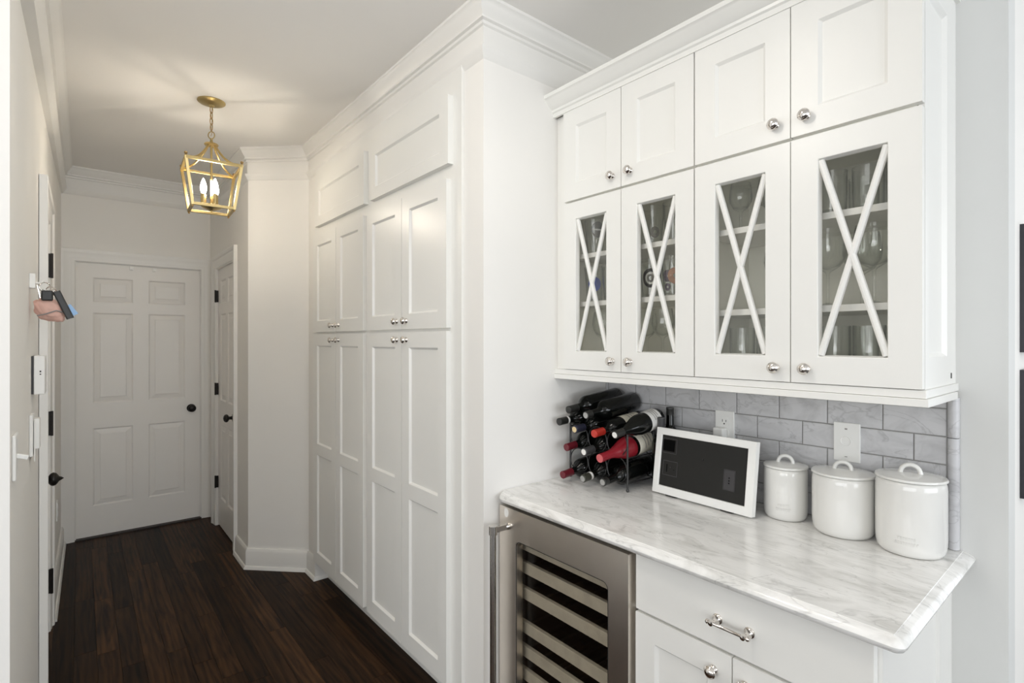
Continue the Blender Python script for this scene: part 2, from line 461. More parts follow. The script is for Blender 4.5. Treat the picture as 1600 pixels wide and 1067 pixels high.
# ceiling (rises very slightly along the end of the hall)
c = MB()
prof = [(-3.3, 2.675), (1.0, 2.675)] + [(2.4 + 0.2 * k, ramp(2.4 + 0.2 * k)) for k in range(14)] + [(5.1, ramp(5.1))]
c.grid([[(-3.0, y, z) for y, z in prof] + [(-3.0, y, z + 0.1) for y, z in prof[::-1]], [(4.2, y, z) for y, z in prof] + [(4.2, y, z + 0.1) for y, z in prof[::-1]]], False, True)
struct('ceiling', c, 'ceiling_paint', 'plain white ceiling', base=(0.6, 2, 2.675), smooth=30)

H = 2.80
# left hall wall with its door opening (slightly skewed line)
LD0, LD1, LDT = 2.93, 3.50, 2.045
def lw(m, ya, yb, z0, z1, t=0.14):
    r0 = [(xl(ya), ya), (xl(yb), yb), (xl(yb) - t, yb), (xl(ya) - t, ya)]
    m.grid([[(x, y, z0) for x, y in r0], [(x, y, z1) for x, y in r0]], False, True)
    m.poly([(x, y, z1) for x, y in r0]); m.poly([(x, y, z0) for x, y in r0][::-1])
m = MB(); lw(m, 1.878, LD0, 0, H); lw(m, LD1, 5.1, 0, H); lw(m, LD0, LD1, LDT, H)
struct('wall_left', m, 'wall_paint', 'pale wall along the left side of the hall', base=(-0.13, 3, 0))
# far hall wall
FY = 4.95; FD0, FD1, FDT = -0.033, 0.765, 2.040
m = MB().box(-0.3, FD0, FY, FY + 0.12, 0, H).box(FD1, 1.2, FY, FY + 0.12, 0, H).box(FD0, FD1, FY, FY + 0.12, FDT, H)
struct('wall_far', m, 'wall_paint', 'wall above the door at the end of the hall', base=(0.4, FY, 0))
# right hall wall with closet door
RX = 0.83; RD0, RD1, RDT = 4.06, 4.68, 2.025
m = MB().box(RX, RX + 0.12, 3.67, RD0, 0, H).box(RX, RX + 0.12, RD1, 5.0, 0, H).box(RX, RX + 0.12, RD0, RD1, RDT, H)
struct('wall_right', m, 'wall_paint', 'short hall wall with the closet door', base=(RX, 4.3, 0))
# 45 degree wall
PX = 1.118
A = (RX, 4.5 - RX); B = (PX, 4.5 - PX)
m = MB(); r = [A, B, (B[0] + 0.1, B[1] + 0.1), (A[0] + 0.1, A[1] + 0.1)]
m.grid([[(x, y, 0) for x, y in r], [(x, y, H) for x, y in r]], False, True)
struct('wall_angled', m, 'wall_paint', 'narrow angled wall before the tall cabinets', base=(0.97, 3.53, 0))
# wall mass around the pantry, alcove side wall (corner post beside the cabinets, header over them)
struct('wall_alcove', MB().box(PX, XB + 0.1, YW, 1.637, 0, H), 'wall_paint', 'white wall corner between the tall cabinets and the bar', base=(1.4, YW, 0))
struct('wall_header', MB().box(PX + 0.008, XB + 0.1, 1.637, 3.226, 2.501, H), 'wall_paint', 'wall strip above the tall cabinets', base=(1.4, 2.4, 2.5))
m = MB().box(PX + 0.09, XB + 0.1, 3.226, 3.40, 0, H).box(PX, PX + 0.09, 3.226, 3.39, 0, H)
struct('wall_pantry_end', m, 'wall_paint', 'short wall end beside the tall cabinets', base=(1.2, 3.3, 0))
# bar back wall and the wall that turns the corner at the right
YC = 0.219
m = MB().box(XB, XB + 0.1, YC, YW, 0, H)
wb = struct('wall_bar', m, 'wall_grey', 'pale grey wall behind the bar', base=(XB, 0.8, 0))
m = MB().box(XB + 0.1, 4.2, YC, YC + 0.1, 0, H)
struct('wall_corner', m, 'wall_paint', 'bright white wall around the right corner', base=(2.5, YC, 0))
# kitchen behind the camera
m = MB().box(-3.0, xl(1.878) - 0.1395, 1.878, 2.0, 0, H)
struct('wall_entry', m, 'trim_paint', 'white wall end beside the hall opening', base=(-1.5, 1.9, 0))
m = MB().box(-3.1, -3.0, -3.3, -2.3, 0, H).box(-3.1, -3.0, 1.1, 2.0, 0, H).box(-3.1, -3.0, -2.3, 1.1, 0, 0.75).box(-3.1, -3.0, -2.3, 1.1, 2.35, H)
struct('wall_kitchen_left', m, 'wall_paint', base=(-3, -1, 0))
m = MB().box(-3.0, -0.7, -3.3, -3.2, 0, H).box(2.5, 4.2, -3.3, -3.2, 0, H).box(-0.7, 2.5, -3.3, -3.2, 0, 0.75).box(-0.7, 2.5, -3.3, -3.2, 2.35, H)
struct('wall_kitchen_back', m, 'wall_paint', base=(0.6, -3.25, 0))
m = MB().box(4.2, 4.3, -3.3, -2.4, 0, H).box(4.2, 4.3, -0.4, 0.3, 0, H).box(4.2, 4.3, -2.4, -0.4, 0, 0.75).box(4.2, 4.3, -2.4, -0.4, 2.35, H)
struct('wall_kitchen_right', m, 'wall_paint', base=(4.2, -1.5, 0))
# frames of those two kitchen windows and of the added left one
def win(name, P):
    m = MB()
    for a, b in (((0, 0.75), (1, 0.75)), ((0, 2.35), (1, 2.35))): m.bar(P(a[0], a[1]), P(b[0], b[1]), 0.06, 0.06)
    for t in (0, 1 / 3, 2 / 3, 1): m.bar(P(t, 0.75), P(t, 2.35), 0.05, 0.05)
    m.bar(P(0, 1.55), P(1, 1.55), 0.03, 0.03)
    return struct(name, m, 'trim_paint')
win('window_1', lambda t, z: (-0.7 + 3.2 * t, -3.25, z))
win('window_2', lambda t, z: (4.25, -2.4 + 2.0 * t, z))
win('fill_window', lambda t, z: (-3.05, -2.3 + 3.4 * t, z))  # unseen window made up to go with the left fill

# crown moulding, mitred, one piece per wall
def sweep_segments(path, profile, ztop, names, mat, start=1, closed=False, smooth=35):
    """profile: (out, drop); interior is to the right of the path direction"""
    n = len(path); offs = []
    def nrm(a, b):
        d = Vector((b[0] - a[0], b[1] - a[1])).normalized(); return Vector((d.y, -d.x))
    for i in range(n):
        if i == 0: nn = nrm(path[0], path[1]); offs.append(nn)
        elif i == n - 1: nn = nrm(path[-2], path[-1]); offs.append(nn)
        else:
            a = nrm(path[i - 1], path[i]); b = nrm(path[i], path[i + 1]); s = (a + b)
            s = s / (s.dot(a)); offs.append(s)
    res = []
    for i in range(n - 1):
        rows = []; ns = 8 if abs(path[i + 1][1] - path[i][1]) > 1.0 else 1
        for k in range(ns + 1):
            t = k / ns; px_, py_ = path[i][0] * (1 - t) + path[i + 1][0] * t, path[i][1] * (1 - t) + path[i + 1][1] * t
            if 0 < k < ns: of = nrm(path[i], path[i + 1])
            else: of = offs[i + (1 if k else 0)]
            rows.append([(px_ + of.x * o, py_ + of.y * o, ztop(py_) - d) for o, d in profile])
        m = MB().grid(rows); m.poly(rows[0]); m.poly(rows[-1][::-1])
        cx = (path[i][0] + path[i + 1][0]) / 2; cy = (path[i][1] + path[i + 1][1]) / 2
        o = struct(names[i], m, mat, smooth=smooth, base=(cx, cy, ztop(cy)))
        res.append(o)
    return res
CROWN = [(-0.05, 0.0), (0.052, 0.0), (0.052, 0.011), (0.046, 0.015), (0.042, 0.024), (0.032, 0.040), (0.022, 0.052), (0.018, 0.057), (0.024, 0.060), (0.024, 0.067),
         (0.013, 0.070), (0.013, 0.081), (0.005, 0.085), (0.005, 0.158), (0.020, 0.160), (0.020, 0.166), (0.014, 0.176), (0.009, 0.188), (0.004, 0.196), (0.0, 0.200), (-0.05, 0.200)]
cpath = [(xl(1.878) + 0.034, 1.878), (xl(FY) + 0.010, FY), (RX, FY), A, B, (PX, YW), (XB, YW)]
cr = sweep_segments(cpath, CROWN, ramp, ['trim_%d' % k for k in range(1, 7)], 'trim_paint')
for o, t in zip(cr, ('crown moulding along the left hall wall', 'crown moulding over the far hall door', 'crown moulding over the closet door wall',
                     'crown moulding on the angled wall', 'crown moulding above the tall cabinets', 'crown moulding on the alcove side wall')): o['label'] = t

BASE = [(0.0, 0.0), (0.028, 0.0)]
BASEP = [(0.0, 0.128), (0.008, 0.128), (0.012, 0.120), (0.016, 0.108), (0.017, 0.022), (0.022, 0.020), (0.027, 0.012), (0.029, 0.0), (0.0, 0.0)]
BASEP = [(o, -z) for o, z in BASEP]
bp = [(RX, 3.965), A, B, (PX, 3.235), (PX + 0.085, 3.235)]
for o, t in zip(sweep_segments(bp, BASEP, lambda y: 0.0, ['baseboard_right', 'baseboard_angled', 'baseboard_pantry', 'baseboard_return'], 'trim_paint'),
                ('white baseboard beside the closet door', 'white baseboard on the angled wall', 'short white baseboard beside the tall cabinet', 'baseboard end turning under the tall cabinet')): o['label'] = t
o = sweep_segments([(xl(3.60), 3.60), (xl(4.93), 4.93)], BASEP, lambda y: 0.0, ['baseboard_left'], 'trim_paint')[0]
o['label'] = 'white baseboard on the left hall wall'

# door casings: mitred three-sided sweeps
def casing(name, T, u0, u1, zt, w, label, proud=0.02):
    prof = [(-0.006, -0.0112), (-0.006, 0.004), (-0.002, 0.006), (0.0, 0.010), (0.004, 0.012), (w * 0.25, 0.012), (w * 0.32, 0.015), (w * 0.66, 0.016), (w * 0.74, proud), (w * 0.96, proud + 0.002), (w, proud), (w, -0.002)]
    rows = []
    for k in range(4):
        row = []
        for a, b in prof:
            u, v = ((u0 - a, 0.0), (u0 - a, zt + a), (u1 + a, zt + a), (u1 + a, 0.0))[k]
            row.append(T(u, v, b))
        rows.append(row)
    return struct(name, MB().grid(rows), 'trim_paint', label, smooth=30, base=T((u0 + u1) / 2, 0, 0))
casing('trim_7', facing_my(FY), FD0, FD1, FDT, 0.088, 'white casing around the far hall door')
casing('trim_8', facing_mx(RX), RD0, RD1, RDT, 0.092, 'white casing around the closet door', proud=0.022)
casing('trim_9', facing_px(xl(3.2)), LD0, LD1, LDT, 0.088, 'white casing around the left hall door', proud=0.024)

# six-panel doors -------------------------------------------------
def six_panel(name, T, u0, u1, zt, cols, rows_, label, recess=0.009):
    opens = [(a, b, c_, d_) for a, b in cols for c_, d_ in rows_]
    d = struct(name, frame_mb(T, u0, u1, 0.012, zt, opens, 0.035, recess, 0.010), 'door_paint', label, base=T((u0 + u1) / 2, 0, 0))
    merge_verts(d)
    for a, b, c_, d_ in opens:
        q = MB(); i1, i2 = 0.008, min(0.045, (b - a) * 0.28)
        def ring(i, w): return [T(a + i, c_ + i, w), T(b - i, c_ + i, w), T(b - i, d_ - i, w), T(a + i, d_ - i, w)]
        r1 = ring(i1, -recess); r15 = ring(i2 - 0.006, -0.0035); r2 = ring(i2, -0.0005)
        q.grid([r1, r15, r2], False, True); q.poly(r2)
        obj('panel', q, 'door_paint', d)
    return d
cols = [(0.070, 0.312), (0.410, 0.655)]
rows_ = [(0.233, 0.808), (0.995, 1.666), (1.746, 1.928)]
d1 = six_panel('door_1', facing_my(FY + 0.014), FD0 + 0.003, FD1 - 0.003, FDT - 0.004, cols, rows_, 'white six-panel door at the end of the hall')
ROSE = [(0.0, 0.0), (0.032, 0.0), (0.032, 0.004), (0.027, 0.008), (0.013, 0.010), (0.011, 0.020), (0.011, 0.030), (0.018, 0.034), (0.026, 0.040), (0.029, 0.048), (0.026, 0.057), (0.017, 0.064), (0.006, 0.067), (0.0, 0.068)]
obj('door_knob', MB().lathe(ROSE, 24, Matrix.Translation((0.697, FY + 0.014, 0.910)) @ Matrix.Rotation(PI / 2, 4, 'X')), 'black_bronze', d1, smooth=40)['label'] = 'dark bronze door knob'
for x in (0.302, 0.447):
    obj('hook_clip', MB().box(x - 0.012, x + 0.012, FY + 0.001, FY + 0.014, 2.000, 2.028).box(x - 0.004, x + 0.004, FY - 0.008, FY + 0.001, 2.000, 2.010), 'plastic_white', d1, bevel=0.001)['label'] = 'small white clip at the door top'
th = struct('trim_10', MB().box(FD0, FD1, FY - 0.02, FY + 0.05, -0.004, 0.010), 'threshold_wood', 'dark threshold under the far door', base=(0.36, FY, 0))
# closet door on the right
w = RD1 - RD0
cols = [(RD0 + 0.09, RD0 + 0.275), (RD0 + 0.345, RD0 + 0.53)]
d2 = six_panel('door_2', facing_mx(RX + 0.012), RD0 + 0.003, RD1 - 0.003, RDT - 0.004, cols, rows_, 'narrow white six-panel closet door on the right')
obj('door_knob', MB().lathe(ROSE, 24, Matrix.Translation((RX + 0.012, RD0 + 0.075, 0.910)) @ Matrix.Rotation(-PI / 2, 4, 'Y')), 'black_bronze', d2, smooth=40)['label'] = 'dark bronze door knob'
for z in (1.809, 1.079, 0.346):
    obj('hinge', MB().box(RX - 0.012, RX + 0.011, RD1 - 0.012, RD1 - 0.001, z - 0.046, z + 0.046).lathe([(0.0, 0), (0.006, 0), (0.006, 0.096), (0, 0.096)], 10, Matrix.Translation((RX - 0.010, RD1 - 0.008, z - 0.048))), 'black_bronze', d2)
# left hall door
LX = xl(3.2) - 0.012
cols = [(LD0 + 0.09, LD0 + 0.25), (LD0 + 0.32, LD0 + 0.48)]
d3 = six_panel('door_3', facing_px(LX), LD0 + 0.003, LD1 - 0.003, LDT - 0.004, cols, rows_, 'white six-panel door on the left hall wall')
obj('door_knob', MB().lathe(ROSE[:-3] + [(0.020, 0.062), (0.010, 0.068), (0.006, 0.076), (0.0, 0.084)], 24, Matrix.Translation((LX, LD0 + 0.07, 0.862)) @ Matrix.Rotation(PI / 2, 4, 'Y')), 'black_bronze', d3, smooth=40)['label'] = 'dark bronze door knob'
obj('deadbolt', MB().lathe([(0, 0), (0.026, 0), (0.026, 0.010), (0.02, 0.022), (0.008, 0.026), (0, 0.026)], 20, Matrix.Translation((LX, LD0 + 0.07, 1.015)) @ Matrix.Rotation(PI / 2, 4, 'Y')), 'black_bronze', d3, smooth=40)['label'] = 'dark bronze deadbolt'
for z in (1.835, 1.045, 0.255):
    obj('hinge', MB().box(LX + 0.001, LX + 0.030, LD1 - 0.012, LD1 - 0.001, z - 0.060, z + 0.060).lathe([(0.0, 0), (0.006, 0), (0.006, 0.124), (0, 0.124)], 10, Matrix.Translation((LX + 0.028, LD1 - 0.010, z - 0.062))), 'black_bronze', d3)

# ================================================================== TALL CABINETS
FX = 1.105            # face frame plane, doors stand 2 cm proud of it
DX = 1.085
def tall_cabinet(y0, y1, mid, toppan, label, far):
    t = thing('pantry_cabinet', (FX + 0.2, (y0 + y1) / 2, 0), label, 'cabinet', 'tall cabinets along the hall')
    zb = 0.118
    m = MB().box(FX, FX + 0.02, y0, y1, zb, 2.50)                       # face frame sheet
    m.box(FX + 0.02, XB - 0.35, y0, y0 + 0.018, zb, 2.40).box(FX + 0.02, XB - 0.35, y1 - 0.018, y1, zb, 2.40)
    m.box(FX + 0.07, FX + 0.085, y0, y1, 0.0, zb)                        # toe kick
    obj('body', m, 'cabinet_paint', t)
    T = facing_mx(DX); s = 0.063
    (a0, a1), (b0, b1) = mid
    for (p, q, inner) in ((a0, a1, 'hi'), (b0, b1, 'lo')):
        ky = q - 0.042 if inner == 'hi' else p + 0.042
        shaker_door(t, 'upper_door', T, p, q, 1.509, 2.085, [(p + s, q - s, 1.574, 2.024)], knob=(ky, 1.545))
        shaker_door(t, 'lower_door', T, p, q, 0.128, 1.497, [(p + s, q - s, 0.200, 0.782), (p + s, q - s, 0.846, 1.431)], knob=(ky, 1.463))
    p, q = toppan
    shaker_door(t, 'top_panel', facing_mx(DX - 0.004), p, q, 2.137, 2.402, [(p + s, q - s, 2.192, 2.346)], thick=0.024)
    return t
tall_cabinet(1.638, 2.459, ((1.712, 2.073), (2.077, 2.438)), (1.695, 2.398), 'tall white pantry cabinet with shaker doors next to the bar alcove', False)
tall_cabinet(2.459, 3.224, ((2.481, 2.842), (2.846, 3.200)), (2.463, 3.165), 'tall white pantry cabinet with shaker doors beside the angled wall', True)

# ================================================================== UPPER BAR CABINETS
UX = 1.470
def upper_cabinet(y0, y1, ym, shelves, label, left):
    t = thing('wall_cabinet', (1.64, (y0 + y1) / 2, 1.347), label, 'cabinet', 'glass-front cabinets above the bar')
    xb, xf = XB - 0.003, UX + 0.021
    e0 = 0.0 if left else 0.0145
    m = MB().box(xf, xb, y0 + e0, y0 + 0.018, 1.347, 2.36).box(xf, xb, y1 - 0.018, y1, 1.347, 2.36)
    m.box(xf, xb, y0 + 0.018, y1 - 0.018, 1.347, 1.380).box(xf, xb, y0 + 0.018, y1 - 0.018, 1.985, 2.015).box(xf, xb, y0 + 0.018, y1 - 0.018, 2.335, 2.36)
    m.box(xb - 0.008, xb, y0 + 0.018, y1 - 0.018, 1.38, 2.335)
    obj('body', m, 'cabinet_inside', t)
    for z in shelves:
        obj('shelf', MB().box(xf + 0.022, xb - 0.010, y0 + 0.019, y1 - 0.019, z - 0.018, z), 'shelf_edge', t, bevel=0.001)
    T = facing_mx(UX); s = 0.066
    for (p, q, side) in ((y0 + (0.0022 if left else 0.0005), ym - 0.0014, 'hi'), (ym + 0.0014, y1 - (0.0005 if left else 0.0022), 'lo')):
        ky = q - 0.038 if side == 'hi' else p + 0.038
        shaker_door(t, 'upper_door', T, p, q, 2.0035, 2.356, [(p + s, q - s, 2.068, 2.290)], knob=(ky, 2.049), recess=0.008)
        gd = obj('glass_door', frame_mb(T, p, q, 1.3485, 1.9945, [(p + s, q - s, 1.4185, 1.929)], 0.02, 0.018, 0.004), 'cabinet_paint', t)
        merge_verts(gd)
        md = gd.modifiers.new('bevel', 'BEVEL'); md.width = 0.0016; md.segments = 2; md.limit_method = 'ANGLE'; md.angle_limit = math.radians(60)
        inst('knob', ME_KNOB, gd, T(ky, 1.386, 0))
        g0, g1, h0, h1 = p + s, q - s, 1.4185, 1.929
        obj('glass_pane', MB().box(UX + 0.013, UX + 0.016, g0 - 0.004, g1 + 0.004, h0 - 0.004, h1 + 0.004), 'pane_glass', gd)
        for k in (0, 1):                              # the crossing bars of the X, two bevelled strips each
            a = (g0 + 0.004, h0 + 0.004) if k == 0 else (g1 - 0.004, h0 + 0.004)
            b = (g1 - 0.004, h1 - 0.004) if k == 0 else (g0 + 0.004, h1 - 0.004)
            d = Vector((b[0] - a[0], b[1] - a[1])).normalized(); nn = Vector((-d.y, d.x)) * 0.0085
            rows = []; dk = 0.0006 * k
            for e in (a, b):
                rows.append([(UX + 0.012, e[0] - nn.x, e[1] - nn.y), (UX + 0.005 + dk, e[0] - nn.x * 0.85, e[1] - nn.y * 0.85), (UX + 0.0015 + dk, e[0] - nn.x * 0.3, e[1] - nn.y * 0.3),
                             (UX + 0.0015 + dk, e[0] + nn.x * 0.3, e[1] + nn.y * 0.3), (UX + 0.005 + dk, e[0] + nn.x * 0.85, e[1] + nn.y * 0.85), (UX + 0.012, e[0] + nn.x, e[1] + nn.y)])
            m2 = MB().grid(rows); m2.poly(rows[0]); m2.poly(rows[1][::-1])
            obj('mullion', m2, 'cabinet_paint', gd)
    return t
YA, YM, YE = 0.3215, 0.8925, 1.4635
u_r = upper_cabinet(YA, YM, (YA + YM) / 2, (1.797, 1.553), 'white glass-front wall cabinet nearest the right corner above the canisters', False)
u_l = upper_cabinet(YM, YE, (YM + YE) / 2, (1.797, 1.611), 'white glass-front wall cabinet above the wine rack', True)
obj('filler', MB().box(UX + 0.021, UX + 0.04, YE, YW, 1.347, 2.36), 'cabinet_paint', u_l)
# right-hand end panel (shaker, faces the window)
T = facing_my(YA)
ep = obj('end_panel', frame_mb(T, UX + 0.021, XB, 1.347, 2.36, [(1.524, 1.700, 1.420, 2.287)], 0.012, 0.010, 0.010), 'cabinet_paint', u_r)
merge_verts(ep)
obj('panel', MB().box(1.526, 1.698, YA + 0.0098, YA + 0.0142, 1.422, 2.285), 'cabinet_paint', ep)
obj('bumper', MB().box(1.738, 1.746, YA - 0.001, YA + 0.001, 1.362, 1.376), 'slot_dark', ep)

# crown of the wall cabinets
CP = [(0.0, -0.004), (0.010, -0.004), (0.010, 0.012), (0.016, 0.016), (0.018, 0.024), (0.024, 0.027), (0.036, 0.036), (0.050, 0.052), (0.054, 0.056), (0.060, 0.058), (0.060, 0.072), (0.0, 0.072)]
ccr = thing('cabinet_crown', (1.6, 0.9, 2.356), 'white crown moulding along the top of the glass-front wall cabinets', 'moulding')
xf = UX + 0.006
pth = [(xf, YW), (xf, YA), (XB, YA)]
def cabinet_sweep(profile, z, pth):
    offs = [Vector((-1, 0)), Vector((-1, -1)), Vector((0, -1))]
    out = []
    for i in (0, 1):
        rows = [[(pth[j][0] + offs[j].x * o, pth[j][1] + offs[j].y * o, z + d) for o, d in profile] for j in (i, i + 1)]
        m = MB().grid(rows, False, True); m.poly(rows[0]); m.poly(rows[1][::-1]); out.append(m)
    return out
for m, nm in zip(cabinet_sweep(CP, 2.358, pth), ('front_run', 'side_run')): obj(nm, m, 'cabinet_paint', ccr, smooth=30)
obj('cap', MB().box(xf, XB, YA, YW, 2.400, 2.412), 'cabinet_paint', ccr)
# light rail below
lr = thing('light_rail', (1.6, 0.9, 1.309), 'white two-step light rail under the glass-front wall cabinets', 'moulding')
for (o0, za, zb_, xe, nm) in ((0.006, 1.3275, 1.3465, XB, 'upper_strip'), (0.011, 1.3085, 1.3268, 1.757, 'lower_strip')):
    xf2 = UX + 0.004 - (o0 - 0.006)
    m = MB().box(xf2, xf2 + 0.022, YA - o0, YW - 0.0005, za, zb_).box(xf2 + 0.022, xe, YA - o0, YA - o0 + 0.020, za, zb_)
    obj(nm, m, 'cabinet_paint', lr, bevel=0.0012)

# ================================================================== BACKSPLASH (tiles are pieces of the bar wall)
TX = XB - 0.010
obj('grout', MB().box(TX + 0.003, XB - 0.0005, 0.337, YW - 0.0005, CT, 1.352), 'grout', wb)['label'] = 'grey grout'
TL, TH = 0.1452, 0.0752; g = 0.0016
ME_T = {}
def tile_mesh(w, h):
    key = (round(w, 4), round(h, 4))
    if key not in ME_T:
        c = 0.0012; m = MB(); y, z = w / 2 - g, h / 2 - g
        lo = [(0.007, -y, -z), (0.007, y, -z), (0.007, y, z), (0.007, -y, z)]
        mid = [(c, p[1], p[2]) for p in lo]; top = [(0, -y + c, -z + c), (0, y - c, -z + c), (0, y - c, z - c), (0, -y + c, z - c)]
        m.grid([lo, mid, top], False, True); m.poly(top)
        ME_T[key] = mesh('tile', m, 'marble_tile')
    return ME_T[key]
zrows = [(1.2775, 1.352), (1.2023, 1.2775), (1.1271, 1.2023), (1.0519, 1.1271), (0.9767, 1.0519), (CT + 0.001, 0.9767)]
for k, (za, zb_) in enumerate(zrows):
    shift = 0.0 if k % 2 == 1 else TL / 2
    y = 0.338 - (TL - shift if shift else 0)
    while y < YW - 0.003:
        a = max(y, 0.338); b = min(y + TL, YW - 0.001)
        if b - a > 0.006: inst('tile', tile_mesh(b - a, zb_ - za), wb, (TX, (a + b) / 2, (za + zb_) / 2))
        y += TL
# rounded marble edge trim at the right end
for za, zb_ in ((CT + 0.001, 1.2005), (1.2025, 1.3085)):
    rows = [[(XB - 0.001, 0.3365, z), (XB - 0.012, 0.3365, z), (XB - 0.018, 0.331, z), (XB - 0.0195, 0.323, z), (XB - 0.017, 0.316, z), (XB - 0.010, 0.3125, z), (XB - 0.001, 0.3125, z)] for z in (za, zb_)]
    m = MB().grid(rows, False, True); m.poly(rows[0]); m.poly(rows[1][::-1])
    obj('edge_tile', m, 'marble_tile', wb, smooth=50)

# ================================================================== COUNTERTOP
def counter_outline(i):
    x0, y0 = 1.163 + i, 0.281 + i; pts = [(XB - 0.001, y0)]
    rc = 0.022; r = max(rc - i, 0.001); cx, cy = 1.163 + rc, 0.281 + rc
    for k in range(7):
        a = -PI / 2 - k / 6 * PI / 2
        pts.append((min(cx + r * math.cos(a), 9), cy + r * math.sin(a)))
    rc = 0.050; r = max(rc - i, 0.001); cx, cy = 1.163 + rc, YW - 0.002 - rc
    for k in range(9):
        a = PI - k / 8 * PI / 2
        pts.append((cx + r * math.cos(a), cy + r * math.sin(a) + (i if k == 8 else i * math.sin(k / 8 * PI / 2))))
    pts.append((XB - 0.001, YW - 0.002))
    return pts
CPROF = [(0.030, 0.874), (0.012, 0.875), (0.005, 0.879), (0.001, 0.885), (0.0, 0.890), (0.003, 0.896), (0.010, 0.9012), (0.020, 0.9040), (0.0245, 0.9050), (0.026, CT)]
rows = [[(x, y, z) for x, y in counter_outline(i)] for i, z in CPROF]
m = MB().grid(rows, False, True); m.poly(rows[-1]); m.poly(rows[0][::-1])
tag(obj('countertop', m, 'marble_top', None, smooth=28, base=(1.48, 0.9, 0.874)), 'white and grey veined marble bar countertop with rounded edge', 'countertop')

# ================================================================== BASE CABINET
bc = thing('base_cabinet', (1.5, 0.62, 0), 'white base cabinet with one drawer under the marble countertop', 'cabinet')
BX = 1.20
obj('body', MB().box(BX + 0.021, XB - 0.015, 0.3405, 0.913, 0.10, 0.872).box(BX + 0.08, XB - 0.01, 0.34, 0.90, 0.0, 0.10), 'cabinet_paint', bc)
ep = obj('end_panel', frame_mb(facing_my(0.330), BX + 0.021, XB, 0.0, 0.872, [(1.27, 1.668, 0.12, 0.83)], 0.010, 0.008, 0.004), 'cabinet_paint', bc)
obj('panel', MB().box(1.272, 1.666, 0.3378, 0.3402, 0.122, 0.828), 'cabinet_paint', ep)
T = facing_mx(BX)
dr = obj('drawer', MB().box(BX, BX + 0.02, 0.338, 0.910, 0.7105, 0.866), 'cabinet_paint', bc, bevel=0.0022)
for (p, q, side) in ((0.630, 0.910, 'lo'), (0.338, 0.627, 'hi')):
    ky = p + 0.046 if side == 'lo' else q - 0.030
    shaker_door(bc, 'door', T, p, q, 0.118, 0.7035, [(p + 0.062, q - 0.062, 0.18, 0.636)], knob=(ky, 0.652))
# drawer pull
pu = MB(); px = BX - 0.030; pz = 0.781
for y in (0.586, 0.665):
    pu.lathe([(0.0, 0.0), (0.0125, 0.0), (0.0125, 0.003), (0.0095, 0.005), (0.0085, 0.007), (0.0055, 0.010), (0.0048, 0.022), (0.0065, 0.026), (0.007, 0.030), (0.006, 0.036), (0, 0.037)], 18, Matrix.Translation((BX, y, pz)) @ Matrix.Rotation(-PI / 2, 4, 'Y'))
pu.lathe([(0.0, -0.0545), (0.004, -0.054), (0.0065, -0.050), (0.006, -0.0475), (0.0035, -0.046), (0.0058, -0.0435), (0.0058, -0.036), (0.0042, -0.034), (0.0042, 0.034), (0.0058, 0.036), (0.0058, 0.0435), (0.0035, 0.046), (0.006, 0.0475), (0.0065, 0.050), (0.004, 0.054), (0.0, 0.0545)],
         16, Matrix.Translation((px, 0.6255, pz)) @ Matrix.Rotation(-PI / 2, 4, 'X'))
obj('pull_handle', pu, 'nickel', dr, smooth=45)['label'] = 'polished nickel bar pull'

# ================================================================== WINE FRIDGE
wf = thing('wine_fridge', (1.45, 1.21, 0), 'stainless undercounter wine fridge with glass door and slatted shelves', 'wine fridge')
WX = 1.180; w0, w1 = 0.920, 1.500; wz0, wz1 = 0.11, 0.862
m = MB().box(1.222, 1.78, w0, w0 + 0.03, 0.10, 0.868).box(1.222, 1.78, w1 - 0.03, w1, 0.10, 0.868).box(1.75, 1.78, w0, w1, 0.10, 0.868).box(1.222, 1.78, w0, w1, 0.838, 0.868).box(1.222, 1.78, w0, w1, 0.0, 0.14)
obj('body', m, 'fridge_inside', wf)
# door frame with rounded opening
def rr(y0, y1, z0, z1, r, n=6):
    pts = []
    for cy, cz, a0 in ((y1 - r, z1 - r, 0), (y0 + r, z1 - r, PI / 2), (y0 + r, z0 + r, PI), (y1 - r, z0 + r, 3 * PI / 2)):
        for k in range(n + 1):
            a = a0 + k / n * PI / 2; pts.append((cy + r * math.cos(a), cz + r * math.sin(a)))
    return pts
oi_ = rr(0.992, 1.412, 0.20, 0.757, 0.022); oo = rr(w0, w1, wz0, wz1, 0.004)
rows = [[(WX + 0.040, *p) for p in oo], [(WX, *p) for p in oo], [(WX, *p) for p in oi_], [(WX + 0.004, p[0] + (0.004 if p[0] < 1.2 else -0.004), p[1] + (0.004 if p[1] < 0.5 else -0.004)) for p in oi_], [(WX + 0.030, p[0] + (0.004 if p[0] < 1.2 else -0.004), p[1] + (0.004 if p[1] < 0.5 else -0.004)) for p in oi_]]
fd = obj('door_frame', MB().grid(rows, False, True), 'stainless', wf, smooth=30, bevel=0.0)
gk = MB(); a_ = rr(0.992, 1.412, 0.20, 0.757, 0.022); b_ = rr(0.9955, 1.4085, 0.2035, 0.7535, 0.020)
gk.grid([[(WX + 0.0015, *p) for p in a_], [(WX + 0.0012, *p) for p in b_], [(WX + 0.012, *p) for p in b_]], False, True)
obj('gasket', gk, 'plastic_dark', fd)
obj('glass_pane', MB().box(WX + 0.020, WX + 0.024, 0.990, 1.414, 0.195, 0.762), 'fridge_glass', fd)
obj('badge', MB().lathe([(0, 0), (0.012, 0), (0.012, 0.0008), (0, 0.001)], 24, Matrix.Translation((WX, 1.462, 0.842)) @ Matrix.Rotation(-PI / 2, 4, 'Y')).xform(Matrix.Translation((0, 0, 0.842)) @ Matrix.Diagonal((1, 1, 1.35, 1)) @ Matrix.Translation((0, 0, -0.842))), 'paper_white', fd)['label'] = 'oval white sticker'
